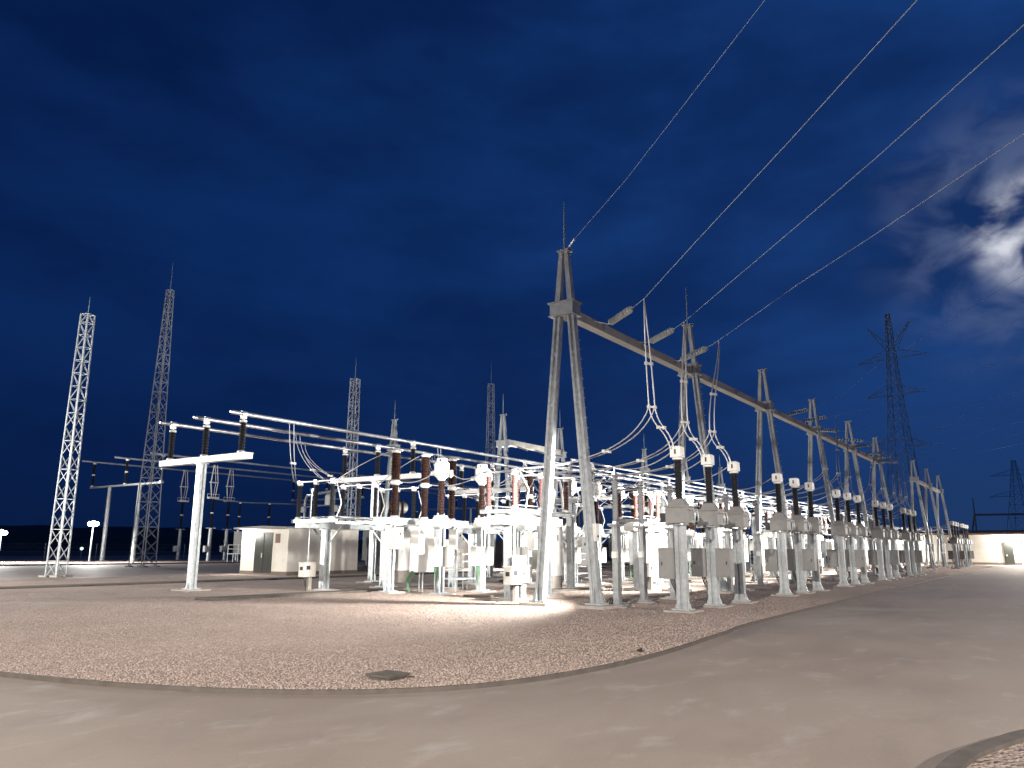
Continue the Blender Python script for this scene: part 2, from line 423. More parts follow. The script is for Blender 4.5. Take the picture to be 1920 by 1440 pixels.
# ------------------------------------------------------------------ equipment prototypes (local origin at the base)
def make_ct(boxes):
    r = empty('instrument_transformer')
    footing(r, [(0, 0)], .85, .05)
    b = MB(); channel_post(b, 0, 0, .05, 2.42, .30, .2); b.build('pedestal', MG, r)
    b = MB(); b.box((0, 0, 2.68), (.66, .52, .44)); b.box((0, 0, 2.93), (.72, .58, .05)); b.box((0, 0, 3.05), (.5, .4, .2), top=.55)
    for sx in (-1, 1):
        for sy in (-1, 1): b.box((sx*.3, sy*.24, 2.44), (.08, .08, .06))
    b.build('tank', MPG, r)
    b = MB(); b.box((-.43, -.05, 2.62), (.2, .3, .26)); b.build('terminal_box', MDK, r)
    b = MB(); b.path([(.33, -.1, 2.85), (.47, -.1, 2.85), (.5, -.1, 2.7), (.5, -.1, 2.52), (.3, -.1, 2.47)], .022, 6); b.path([(.33, .15, 2.85), (.47, .15, 2.85), (.5, .15, 2.7), (.5, .15, 2.52), (.3, .15, 2.47)], .022, 6); b.build('pipe_bracket', MG, r)
    b = MB(); b.lathe(sheds(3.13, 4.30, .085, .13, .06)); b.build('insulator', MBLK, r)
    b = MB(); b.lathe([(.1, 4.28), (.15, 4.30), (.15, 4.345), (.12, 4.35)], n=16); b.box((0, 0, 4.51), (.32, .32, .30)); b.box((0, 0, 4.672), (.3, .3, .03), top=.8)
    for s in (-1, 1): b.box((s*.18, 0, 4.44), (.06, .08, .03))
    h = b.build('head', MWHT, r)
    b = MB(); b.box((-.162, -.02, 4.56), (.012, .07, .07)); b.box((-.162, -.02, 4.46), (.012, .05, .08)); b.box((.0, -.162, 4.52), (.05, .012, .14)); b.build('level_gauge', MDK, h)
    if boxes:
        for s in boxes:
            b = MB(); b.box((s*.40, -.02, 1.32), (.46, .34, .84)); b.box((s*.40, -.02, 1.75), (.5, .38, .03)); b.box((s*.40, -.195, 1.30), (.40, .012, .74)); b.box((s*.16, 0, 1.5), (.08, .1, .05))
            c = b.build('control_box', MPG, r)
            b = MB(); b.box((s*.52, -.207, 1.32), (.03, .015, .1)); b.build('handle', MDK, c)
        b = MB()
        for q in range(3): b.path(bez([(-.36+q*.05, .02, .9), (-.30+q*.05, .04, .55), (-.12+q*.03, .06, .5), (-.14+q*.03, .08, .0)], 8), .018, 5)
        b.build('cables', MCAB, r)
    return r
def make_arrester():
    r = empty('surge_arrester'); footing(r, [(0, 0)], .75, .05)
    b = MB(); channel_post(b, 0, 0, .05, 2.42, .24, .18); b.box((0, 0, 2.46), (.5, .34, .06)); b.build('pedestal', MGD, r)
    b = MB(); b.lathe(sheds(2.56, 3.98, .075, .115, .055)); b.build('insulator', MGRYP, r)
    b = MB(); b.lathe([(.09, 3.98), (.1, 4.0), (.1, 4.05), (.03, 4.08), (.025, 4.25)], n=12)
    b.path([(.2*math.cos(t*.524), .2*math.sin(t*.524), 3.86) for t in range(13)], .014, 6)
    for t in (0, 2.09, 4.19): b.path([(.09*math.cos(t), .09*math.sin(t), 4.0), (.2*math.cos(t), .2*math.sin(t), 3.86)], .01, 5)
    b.build('cap', MALU, r)
    b = MB(); b.box((-.16, -.02, 1.55), (.12, .16, .2)); b.path([(-.1, 0, 1.66), (-.13, .02, 2.5)], .012, 5); b.build('discharge_counter', MPW, r)
    b = MB(); b.lathe([(.1, 2.49), (.1, 2.56)], n=12); b.build('base_flange', MALU, r)
    return r
def make_ct2():
    r = empty('current_transformer'); footing(r, [(0, 0)], .9, .05)
    b = MB(); channel_post(b, 0, 0, .05, 2.5, .34, .24); b.box((0, 0, 2.53), (.7, .5, .05)); b.build('pedestal', MG, r)
    b = MB(); b.box((0, 0, 2.73), (.56, .5, .32), top=.8); b.box((0, 0, 2.93), (.4, .36, .08))
    for s in (-1, 1): b.bar((s*.3, 0, 2.57), (s*.17, 0, 3.06), .05, .04)
    b.build('tank', MWHT, r)
    b = MB(); b.lathe(sheds(3.0, 4.32, .1, .155, .06), n=16); b.build('insulator', MBRN, r)
    b = MB(); b.lathe([(.12, 4.32), (.19, 4.42), (.29, 4.52), (.31, 4.6), (.33, 4.62), (.33, 4.70), (.30, 4.72), (.30, 4.98), (.27, 5.02), (.22, 5.03), (.215, 5.17), (.18, 5.2)], n=20, sm=False)
    b.lathe([(.09, -.42), (.09, .42)], (0, 0, 4.62), 10, axis=(0, 1, 0)); b.lathe([(.11, .36), (.13, .38), (.13, .46), (.07, .5)], (0, 0, 4.60), 12, axis=(1, -.3, 0))
    for s in (-1, 1): b.box((0, s*.47, 4.62), (.12, .1, .16))
    h = b.build('head', MWHT, r)
    b = MB(); b.box((-.2, -.09, 5.1), (.04, .06, .08)); b.build('level_gauge', MDK, h)
    for s in (-1, 1):
        b = MB(); b.box((s*.36, -.08, 1.42), (.5 if s < 0 else .34, .3, .72)); b.box((s*.36, -.08, 1.79), (.54 if s < 0 else .38, .34, .025)); c = b.build('control_box', MPW, r)
        b = MB(); b.box((s*.36, -.24, 1.42), (.42 if s < 0 else .27, .012, .64)); b.build('door', MPW, c)
    b = MB()
    for q in range(4): b.path(bez([(-.4+q*.06, -.08, 1.07), (-.36+q*.05, -.05, .7), (-.1+q*.03, .02, .6), (-.16+q*.03, .1, .0)], 8), .02, 5)
    b.build('conduits', MGRN, r)
    return r
def make_breaker():
    r = empty('circuit_breaker'); footing(r, [(-2.0, 0), (2.0, 0)], .95, .06)
    for x in (-2.0, 2.0):
        b = MB(); channel_post(b, x, 0, .05, 2.66, .32, .28); b.build('post', MG, r)
    b = MB(); b.box((0, 0, 2.8), (5.6, .36, .22)); b.box((0, 0, 2.915), (5.64, .4, .02)); b.box((0, 0, 2.685), (5.64, .4, .02)); b.build('frame_beam', MG, r)
    for x in (-1.82, 0, 1.82):
        b = MB(); b.lathe([(.17, 2.93), (.17, 2.99), (.12, 3.02)], (x, 0, 0), 14); b.build('pole_base', MPW, r); b = MB(); b.lathe([(.13, 4.24), (.2, 4.28), (.2, 4.38), (.15, 4.44)], (x, 0, 0), 16); b.box((x, -.18, 4.33), (.1, .3, .05)); p = b.build('middle_flange', MPW, r); b = MB()
        b.lathe([(.17, 5.55), (.19, 5.57), (.19, 5.64), (.09, 5.72)], (x, 0, 0), 16); b.box((x, -.18, 5.62), (.1, .3, .05)); b.build('top_cap', MPW, p)
        b = MB(); b.lathe(sheds(3.0, 4.25, .115, .17, .055), (x, 0, 0), 16); b.build('support_insulator', MBRN, p)
        b = MB(); b.lathe(sheds(4.42, 5.56, .155, .215, .055), (x, 0, 0), 16); b.build('interrupter', MBRN, p)
    b = MB(); b.box((-.55, -.42, 1.72), (.95, .46, 1.85)); b.box((-.55, -.42, 2.655), (1.0, .52, .03)); c = b.build('control_cabinet', MWHT, r)
    b = MB(); b.box((-.78, -.655, 1.72), (.43, .015, 1.7)); b.box((-.32, -.655, 1.72), (.43, .015, 1.7)); d = b.build('door', MWHT, c)
    b = MB(); b.box((-.36, -.668, 1.25), (.2, .01, .12)); b.box((-.6, -.67, 1.8), (.02, .02, .14)); b.build('name_plate', MBEI, d)
    for x in (-2.15, 1.62):
        b = MB(); b.box((x, -.42, 2.1), (.44, .4, .82)); b.box((x, -.42, 2.52), (.48, .44, .025)); c = b.build('drive_box', MPW, r)
        b = MB(); b.box((x+.06, -.624, 2.28), (.1, .012, .09)); b.build('window', MDK, c)
    b = MB()
    for s in (-1, 1): b.path([(s*.1-.55, -.42, .8), (s*.1-.55, -.4, .3), (s*.1-.55, -.4, 0)], .03, 6)
    b.build('cable_pipe', MG, r)
    b = MB()
    for q in range(7): b.path([(-1.3+q*.035, -.3+random.uniform(-.05, .05), 0), (-1.3+q*.035+random.uniform(-.03, .03), -.3, .5), (-1.15+q*.05, -.36, .8), (-.9+q*.08, -.42, .86)], .017, 5)
    b.build('conduits', MGRN, r)
    return r
def disc_pole(r, phase_x, y0, sp, ncol, zb, h, m, arm=True):
    # one disconnector pole: base channel along Y, columns, current path
    b = MB(); L = sp*(ncol-1)
    b.box((phase_x, y0+L/2, zb+.08), (.2, L+.6, .14)); p = b.build('base_frame', MG, r)
    for i in range(ncol):
        y = y0+i*sp
        b = MB(); b.lathe([(.13, zb+.15), (.13, zb+.22), (.09, zb+.25)], (phase_x, y, 0), 12); b.build('bearing', MPW, p); b = MB(); b.lathe([(.09, zb+h+.25), (.12, zb+h+.27), (.12, zb+h+.36)], (phase_x, y, 0), 12); b.build('top_cap', MPW, p)
        b = MB(); b.lathe(sheds(zb+.24, zb+h+.26, .075, .12, .06), (phase_x, y, 0), 12); b.build('insulator', m, p)
    if arm:
        b = MB(); z = zb+h+.40
        b.path([(phase_x, y0-.25, z), (phase_x, y0+L+.25, z)], .04, 8)
        for i in range(ncol): b.box((phase_x, y0+i*sp, z), (.14, .2, .1))
        b.build('contact_arm', MALU, p)
def make_bus_disc():
    r = empty('busbar_disconnector'); footing(r, [(-1.75, 0), (1.75, 0)], .9, .06)
    for x in (-1.75, 1.75):
        b = MB(); channel_post(b, x, 0, .05, 2.5, .34, .26); b.build('post', MG, r)
    b = MB(); b.box((0, 0, 2.61), (6.6, .26, .2)); b.box((0, 0, 2.72), (6.64, .3, .02)); b.build('frame_beam', MG, r)
    for x in (-2.45, 0, 2.45): disc_pole(r, x, -1.0, 1.0, 3, 2.73, 1.3, MBLK)
    b = MB()
    for y in (-1.0, 0, 1.0): b.path([(-2.45, y-.16, 2.98), (2.45, y-.16, 2.98)], .02, 6)
    b.path([(-2.3, -1.35, 2.95), (2.3, -1.35, 2.95)], .03, 6)
    for x in (-2.45, 0, 2.45): b.path([(x, -1.3, 2.95), (x+.1, -1.45, 3.5), (x, -1.25, 4.3)], .022, 6)
    b.build('operating_rods', MALU, r)
    b = MB()
    for x in (-1.75, 1.75):
        for q in (-1, 1): b.bar((x, q*.13, 1.9), (x, q*.95, 2.66), .06)
    b.build('brace', MG, r)
    b = MB(); b.box((1.75, -.34, 1.35), (.36, .3, .5)); b.path([(1.75, -.34, 1.6), (1.75, -.34, 2.5)], .025, 6); b.build('drive_box', MPW, r)
    return r
def make_line_disc():
    r = empty('line_disconnector'); footing(r, [(-1.2, 0), (1.2, 0)], .9, .06)
    for x in (-1.2, 1.2):
        b = MB(); channel_post(b, x, 0, .05, 2.52, .3, .24); b.build('post', MG, r)
    b = MB(); b.box((0, 0, 2.68), (3.9, .5, .3)); b.box((0, 0, 2.86), (3.5, .4, .06)); b.build('frame_beam', MPW, r)
    for x in (-1.7, 0, 1.7): disc_pole(r, x, -.55, 1.1, 2, 2.9, 1.05, MRED)
    b = MB(); b.path(bez([(2.05, .1, 4.35), (2.45, .1, 4.4), (2.45, .1, 4.0), (2.6, .1, 2.9)], 8), .05, 8); b.build('earthing_arm', MWHT, r)
    b = MB()
    for y in (-.55, .55): b.path([(-1.7, y+.17, 3.2), (1.7, y+.17, 3.2)], .02, 6)
    for x in (-1.7, 0, 1.7): b.path([(x+.14, -.9, 3.0), (x+.2, -1.0, 3.7), (x+.12, -.7, 4.3)], .025, 6)
    b.path([(-1.75, -.92, 3.0), (1.85, -.92, 3.0)], .03, 6)
    b.build('operating_rods', MALU, r)
    b = MB(); b.box((-1.2, -.4, 1.2), (.4, .3, .55)); b.box((-1.2, -.4, 1.49), (.44, .34, .02)); c = b.build('drive_box', MPW, r)
    b = MB(); b.box((-1.2, -.2, 1.9), (.05, .05, 1.2)); b.build('drive_rod', MG, r)
    return r
def make_bus_support():
    r = empty('busbar_support'); footing(r, [(0, 0)], 1.1, .05)
    b = MB(); channel_post(b, 0, 0, .05, 5.2, .34, .22); b.build('post', MG, r)
    b = MB(); b.box((0, -.1, 5.33), (.34, 6.1, .22)); b.box((0, -.1, 5.45), (.38, 6.14, .02)); b.build('crossarm', MPW, r)
    for y in (-2.6, -.1, 2.4):
        b = MB(); b.lathe([(.16, 5.46), (.16, 5.54), (.11, 5.57)], (0, y, 0), 14); b.build('insulator_foot', MPW, r); b = MB(); b.lathe([(.11, 6.72), (.15, 6.74), (.15, 6.8), (.05, 6.84), (.05, 6.88)], (0, y, 0), 14); b.box((0, y, 6.93), (.2, .16, .12)); p = b.build('tube_clamp', MPW, r)
        b = MB(); b.lathe(sheds(5.55, 6.74, .095, .15, .06), (0, y, 0), 16); b.build('insulator', MBLK, p)
    return r
def make_kiosk(pole=True):
    r = empty('distribution_box')
    b = MB(); b.box((.1, 0, .28), (.16, .2, .56)); b.build('stand', MCONC, r)
    b = MB(); b.box((0, 0, .84), (.62, .34, .56)); b.box((0, 0, 1.13), (.68, .4, .03)); c = b.build('cabinet', MBEI, r)
    b = MB(); b.box((-.316, 0, .9), (.015, .16, .14)); b.box((-.1, -.176, .93), (.2, .012, .16)); b.build('meter_window', MGLASSD, c)
    if pole:
        b = MB(); b.path([(0, 0, 1.14), (0, 0, 3.1), (0, 0, 4.1)], [.02, .02, .035], 6); b.box((0, 0, 4.12), (.1, .1, .12)); b.bar((-.25, 0, 3.9), (.3, 0, 3.9), .03); b.build('pole', MG, r)
    b = MB()
    for q in range(3): b.path(bez([(-.1+q*.05, 0, .56), (-.15+q*.04, .03, .3), (0+q*.03, .03, .2), (.0+q*.02, .05, 0)], 7), .016, 5)
    b.build('cables', MCAB, r)
    return r
def make_platform():
    r = empty('access_platform')
    b = MB(); b.box((0, 0, .5), (1.5, .8, .06)); b.box((.95, 0, .25), (.3, .7, .05)); b.build('deck', MG, r)
    b = MB()
    for x in (-.72, .72):
        for y in (-.37, .37): b.bar((x, y, 0), (x, y, 1.5), .045)
    for z in (1.5, 1.2, .85):
        b.bar((-.72, .37, z), (.72, .37, z), .035); b.bar((-.72, -.37, z), (-.72, .37, z), .035); b.bar((-.72, -.37, z), (.2, -.37, z), .035)
    for y in (-.33, .33): b.bar((.95, y, 0), (.95, y, .26), .04)
    b.build('railing', MG, r)
    return r

# ------------------------------------------------------------------ the switchyard bays
BAYS = [0, 1, 2, 3, 4, 7, 8]; PITCH = 9.9
proto = {}
def place(key, maker, loc, label, cat, group, rz=0.):
    if key not in proto: o = proto[key] = maker()
    else: o = copy_tree(proto[key]); rz += random.uniform(-.012, .012)
    o.location = loc; o.rotation_euler = (0, 0, rz); tag(o, label, cat, group); return o
bn = ['first', 'second', 'third', 'fourth', 'fifth', 'sixth', 'seventh']
for i, k in enumerate(BAYS):
    dx = k*PITCH; w = bn[i]
    for j in range(3):
        place('rct%d' % j, lambda j=j: make_ct([(-1,), (-1, 1), ()][j]), (21.4+dx+j*2.42, 9.0, 0),
              ['black-ribbed transformer with square white head, nearest of three in the %s roadside bay',
               'black-ribbed transformer with square white head, middle of three in the %s roadside bay',
               'black-ribbed transformer with square white head, farthest of three in the %s roadside bay'][j] % w, 'transformer', 'black roadside transformers with white heads', R(-90))
        place('sa', make_arrester, (21.85+dx+j*2.45, 11.3 if j == 0 else 11.6, 0), 'slim grey surge arrester on steel post, %s of three behind the %s roadside bay' % (POS[j], w), 'surge arrester', 'slim grey surge arresters under the gantry')
        place('ct2', make_ct2, (23.45+dx+j*2.62, 19.7, 0), 'brown-ribbed current transformer with round white head, %s of three in the %s bay' % (POS[j], w), 'transformer', 'brown current transformers with round white heads')
    place('ld', make_line_disc, (23.6+dx, 15.7, 0), 'line disconnector with reddish ribbed columns on white beam in the %s bay' % w, 'disconnector', 'reddish line disconnectors behind the gantry')
    place('br', make_breaker, (25.1+dx, 22.0, 0), 'circuit breaker with brown stacked columns above white cabinet in the %s bay' % w, 'circuit breaker', 'brown circuit breakers in the switchyard')
    place('bd', make_bus_disc, (24.3+dx, 25.1, 0), 'busbar disconnector with black ribbed columns on long channel in the %s bay' % w, 'disconnector', 'black busbar disconnectors under the tubes')
    place('pf', make_platform, (26.3+dx, 21.0, 0), 'small railed steel access platform below the breaker of the %s bay' % w, 'platform', 'railed access platforms')
    if k: place('kn', lambda: make_kiosk(False), (22.1+dx, 15.0, 0), 'low beige terminal cabinet on stand by the line disconnector of the %s bay' % w, 'cabinet', 'low beige terminal cabinets')
o = place('k0', make_kiosk, (22.15, 25.7, 0), 'beige box on a stand with thin pole rising beside cream hut', 'cabinet', None)
for x, y, lab in ((21.9, 15.2, 'beige terminal cabinet with small meter window left of the nearest gantry leg'), (23.4, 15.9, 'beige terminal cabinet half hidden by the nearest gantry leg')):
    o = place('kn', lambda: make_kiosk(False), (x, y, 0), lab, 'cabinet', 'low beige terminal cabinets')

NS = 8
for k in range(NS+1):
    place('bs', make_bus_support, (19.4+10.3*k, 29.5, 0), 'T-shaped steel busbar support with three black insulators, %s from the left end' % ORD[k], 'busbar support', 'T-shaped busbar supports')
for y, nm in ((26.9, 'front'), (29.4, 'middle'), (31.9, 'rear')):
    b = MB(); b.path([(18.75, y, 7.08), (18.85, y, 7.08), (103.5, y, 7.08)], [.05, .085, .085], 14)
    b.path([(18.85, y, 7.08), (18.84, y, 7.08)], .06, 10)
    for k in range(NS+1): b.lathe([(.115, -.12), (.115, .12)], (19.4+10.3*k, y, 7.08), 12, axis=(1, 0, 0))
    tag(b.build('busbar_tube', MALU), 'long bright aluminium busbar tube, %s of the three on the near T-supports' % nm, 'busbar', 'near aluminium busbar tubes')

def make_transfer_support():
    r = empty('transfer_busbar_support'); footing(r, [(0, 0)], .8, .05)
    b = MB(); channel_post(b, 0, 0, .05, 3.75, .3, .24); b.build('post', MG, r)
    b = MB(); b.box((0, 0, 3.84), (.22, 2.6, .16)); b.bar((0, .12, 3.0), (0, .9, 3.76), .06); b.bar((0, -.12, 3.0), (0, -.9, 3.76), .06); b.build('crossarm', MG, r)
    for y in (-1.15, 0, 1.15):
        b = MB(); b.lathe([(.11, 5.14), (.12, 5.16), (.12, 5.22), (.04, 5.26)], (0, y, 0), 12); b.box((0, y, 5.31), (.16, .12, .14)); p = b.build('tube_clamp', MPW, r)
        b = MB(); b.lathe([(.12, 3.925), (.12, 3.98), (.08, 4.0)], (0, y, 0), 12); b.build('insulator_foot', MPW, p)
        b = MB(); b.lathe(sheds(4.0, 5.14, .07, .115, .06), (0, y, 0), 12); b.build('insulator', MGRYP, p)
    return r
for i in range(7):
    place('ts', make_transfer_support, (30.0+9.9*i, 17.75, 0), 'grey three-insulator support of the low transfer busbars, %s from the left' % ORD[i], 'busbar support', 'low transfer busbar supports')
for y, nm in ((16.6, 'front'), (17.75, 'middle'), (18.9, 'rear')):
    b = MB(); b.path([(28.2, y, 5.42), (92, y, 5.42)], .045, 10); tag(b.build('busbar_tube', MALU), 'thin low transfer busbar tube behind the gantry, %s of three' % nm, 'busbar', 'low transfer busbar tubes')
def make_marshal():
    r = empty('marshalling_cabinet')
    b = MB(); b.box((0, 0, .3), (1.1, .5, .6)); b.build('plinth', MCONC, r)
    b = MB(); b.box((0, 0, 1.65), (1.15, .6, 2.1)); b.box((0, 0, 2.72), (1.25, .7, .04)); c = b.build('cabinet', MWHT, r)
    for s in (-1, 1):
        b = MB(); b.box((s*.28, -.306, 1.65), (.52, .012, 1.95)); b.build('door', MWHT, c)
    b = MB(); b.box((.1, -.32, 2.2), (.06, .02, .24)); b.build('handle', MDK, c)
    b = MB(); b.box((-.581, 0, 2.1), (.012, .14, .2)); b.build('warning_plate', MDK, c)
    return r
for i, k in enumerate(BAYS):
    place('mc', make_marshal, (31.2+k*PITCH, 28.6, 0), 'tall white double-door cabinet on plinth beyond the black disconnectors of the %s bay' % bn[i], 'cabinet', 'tall white marshalling cabinets')
    place('mc', make_marshal, (29.2+k*PITCH, 18.3, 0), 'tall white double-door cabinet between round-headed transformers and gantry in the %s bay' % bn[i], 'cabinet', 'tall white marshalling cabinets')
# droppers from the tubes to the disconnectors, conductors from device to device
def conductor(pts_list, label, cat='conductor', group=None, r=.018, spacers=(), name='conductor_cable', n=6, m=MWIRE):
    e = empty(name, tuple(pts_list[0][0])); tag(e, label, cat, group); o0 = Vector(pts_list[0][0])
    for p in pts_list:
        b = MB(); b.path([Vector(q)-o0 for q in p], r, n); b.build('strand', m, e)
    if spacers:
        for a, c in spacers:
            b = MB(); a = Vector(a)-o0; c = Vector(c)-o0; b.bar(a, c, .05, .05)
            for q in (a, c): b.box(q, (.09, .09, .09))
            b.build('spacer', MPW, e)
    return e
dz = [(26.9, 21.86), (29.4, 24.3), (31.9, 26.75)]
for i, k in enumerate(BAYS):
    dx = k*PITCH; w = bn[i]
    for j in range(3):
        x = dz[j][1]+dx; y = dz[j][0]; x2 = 24.3+dx+(-2.45, 0, 2.45)[j]; L = []
        for s in (-.12, .12): L.append(bez([(x+s, y, 6.98), (x+s+.02, y-.05, 6.0), (x2+s*.6+(x-x2)*.5, (y+26.3)/2, 4.7), (x2+s*.5, 26.4, 4.45)], 16))
        conductor(L, 'twin curved dropper wires from %s tube to black disconnector in %s bay' % (['front', 'middle', 'rear'][j], w), 'dropper', 'curved droppers under the near tubes', .015,
                  [(L[0][9], L[1][9])], 'dropper_wires')
        xb = 25.1+dx+(-1.82, 0, 1.82)[j]; xc = 23.45+dx+j*2.62; xl = 23.6+dx+(-1.7, 0, 1.7)[j]; xs = 21.85+dx+j*2.45; xt = 21.4+dx+j*2.42
        p = arc((x2, 23.9, 4.43), (xb, 22.2, 5.66), -.1) + arc((xb, 22.0, 4.36), (xb, 21.9, 4.36), 0, 2)[:0]
        q = arc((xb, 21.7, 4.36), (xc, 20.15, 4.62), .15); q2 = arc((xc, 19.25, 4.62), (xl, 16.6, 4.36), .25)
        q3 = arc((xl, 14.9, 4.36), (xs, 11.6 if j else 11.3, 4.24), .3); q4 = arc((xs, 11.3, 4.24), (xt+.1, 9.25, 4.52), .22)
        conductor([p, q, q2, q3, q4], 'grey wire linking the devices of the %s phase in the %s bay' % (['left', 'centre', 'right'][j], w), 'conductor', 'wires between switchyard devices', .02, (), 'link_wires')

# ------------------------------------------------------------------ tall gantry
def make_column(top=11.45, rod=0.):
    r = empty('gantry_column'); J = 9.35
    footing(r, [(0, -1.0), (0, 1.0)], .95, .09)
    for s in (-1, 1):
        b = MB(); a = (0, s*1.0, .1); c = (0, s*.24, J)
        for q in (-1, 1): b.bar((0, s*1.0+q*.10, .1), (0, s*.24+q*.085, J), .26, .085, (0, 1, 0), .22, .075)
        b.bar(a, c, .13, .12, (0, 1, 0)); b.box((0, s*1.0, .12), (.5, .55, .05))
        for t in (.12, .3, .48, .66, .84): b.box((0, s*(1.0-.76*t), J*t+.1), (.2, .14, .12))
        for g in (-1, 1):
            b.add([(g*.16, s*1.0-.012, .14), (g*.30, s*1.0-.012, .14), (g*.16, s*1.0-.012, .62), (g*.16, s*1.0+.012, .14), (g*.30, s*1.0+.012, .14), (g*.16, s*1.0+.012, .62)],
                  [(0, 1, 2), (5, 4, 3), (0, 3, 4, 1), (1, 4, 5, 2), (2, 5, 3, 0)])
            b.add([(g*.05-.012, s*1.14, .14), (g*.05-.012, s*1.28, .14), (g*.05-.012, s*1.12, .55), (g*.05+.012, s*1.14, .14), (g*.05+.012, s*1.28, .14), (g*.05+.012, s*1.12, .55)],
                  [(0, 1, 2), (5, 4, 3), (0, 3, 4, 1), (1, 4, 5, 2), (2, 5, 3, 0)])
        b.build('leg', MG, r)
    b = MB(); z = 3.2
    while z < J-.3:
        t = z/J; y = -1.0+.76*t-.16; b.bar((-.02, y-.08, z), (-.02, y+.02, z), .018); z += .32
    b.build('climbing_steps', MG, r)
    b = MB(); b.box((0, 0, J+.08), (.52, .86, .40)); b.box((0, 0, J+.30), (.64, 1.0, .035)); b.box((0, 0, J-.14), (.6, .94, .035)); b.build('joint_box', MGD, r)
    for s in (-1, 1):
        b = MB(); b.bar((0, s*.24, J+.31), (0, s*.09, top), .22, .19, (0, 1, 0), .18, .14); b.build('spire_leg', MGD, r)
    b = MB(); b.box((0, 0, top+.03), (.32, .42, .05)); b.box((.1, -.2, top+.06), (.08, .1, .12)); b.build('cap_plate', MGD, r)
    if rod:
        b = MB(); b.path([(0, 0, top+.05), (0, 0, top+.05+rod*.75), (0, 0, top+.05+rod)], [.035, .022, .008], 6); b.build('lightning_rod', MDARKTOWER, r)
    return r
CX = [21.1+10.6*k for k in range(10)]
for i, k in enumerate([0, 1, 2, 3, 4, 5, 7, 8, 9]):
    key = 'colr' if k < 2 else 'col'
    place(key, (lambda: make_column(11.45, 1.75)) if k < 2 else (lambda: make_column(11.45, 0)), (CX[k], 12.6, 0), ['tall A-frame gantry column with lightning rod beside the road, nearest and largest of all', 'A-frame gantry column with lightning rod, second from the nearest', 'A-frame gantry column, third along the roadside line', 'A-frame gantry column, fourth along the roadside line', 'A-frame gantry column, fifth along the roadside line', 'A-frame gantry column, sixth along the line, where the long beams end', 'A-frame gantry column, first of three beyond the gap in the beams', 'A-frame gantry column, middle of three beyond the gap in the beams', 'A-frame gantry column, last of three beyond the gap in the beams'][i], 'gantry column', 'A-frame columns of the roadside gantry')
nb = 0
for k in (0, 1, 2, 3, 4, 7, 8):
    x0, x1 = CX[k]+.36, CX[k+1]-.36; e = empty('gantry_beam', (x0, 12.6, 9.36)); tag(e, 'pale steel box beam, %s span of the roadside gantry from the camera' % ORD[nb], 'beam', 'box beams of the roadside gantry'); nb += 1
    b = MB(); b.box(((x1-x0)/2, 0, 0), (x1-x0, .3, .27)); b.box(((x1-x0)/2, 0, -.142), (x1-x0, .34, .012)); b.box(((x1-x0)/2, 0, .142), (x1-x0, .34, .012)); b.build('beam_body', mat('pale_beam_steel', (.42, .41, .37), .6, .1, .12, 3) if k == 0 else bpy.data.materials['pale_beam_steel'], e)
    for x in (0, x1-x0):
        b = MB(); b.box((x-.02 if x == 0 else x+.02, 0, 0), (.03, .46, .40)); b.build('end_plate', MGD, e)
    b = MB()
    for q in (.2, .52, .84): b.box(((x1-x0)*q, -.2, .02), (.16, .06, .16))
    b.build('string_bracket', MGD, e)

# insulator strings, line wires and droppers of the roadside gantry
def string(p0, p1, label, two=False):
    p0, p1 = Vector(p0), Vector(p1); e = empty('insulator_string', p0); tag(e, label, 'insulator string', 'glass insulator strings on the roadside gantry')
    d = p1-p0; L = d.length; ax = d.normalized(); n = 9; a = L*.12; st = (L-a*1.4)/n; prof = []
    b = MB()
    for i in range(n):
        z = a+i*st; b.cur = 1; b.lathe([(.02, z), (.045, z+.01), (.045, z+st*.3), (.103, z+st*.42), (.103, z+st*.46), (.03, z+st*.49), (.02, z+st)], n=12, axis=ax)
        b.cur = 0; b.lathe([(.100, z+st*.38), (.114, z+st*.38), (.120, z+st*.46), (.114, z+st*.54), (.100, z+st*.52)], n=14, axis=ax, sm=True)  # pale ring stands in for the highlight on the glass rim
        continue
        prof += [(.022, z), (.045, z+.01), (.045, z+st*.22), (.105, z+st*.27), (.105, z+st*.34), (.03, z+st*.38), (.02, z+st*.42), (.02, z+st*.9)]
    b.build('glass_discs', [MGLS, MCAPS], e)
    b = MB(); b.path([(0, 0, 0), ax*a*1.05], .022, 6); b.build('end_fitting', MGD, e); b = MB(); b.path([d-ax*a*.45, d], .03, 6); b.box(d-ax*a*.3, (.12, .12, .12)); b.build('end_fitting', MGD, e)
    return e
L1 = [((22.35, 12.3, 9.35), (22.35, 11.68, 9.1), (20.92, 10.09, 9.0), (20.27, 9.37, 9.0), (18.08, 6.93, 9.41), (15.12, 3.65, 9.9)),
      ((25.71, 12.3, 9.35), (25.71, 11.74, 9.23), (24.31, 10.2, 9.14), (23.72, 9.54, 9.17), (19.06, 4.36, 9.83), (17.19, 2.29, 10.11)),
      ((29.04, 12.4, 9.35), (29.04, 12.0, 9.23), (27.4, 10.17, 9.16), (26.75, 9.46, 9.2), (23.31, 5.63, 9.64), (21.04, 3.12, 9.8))]
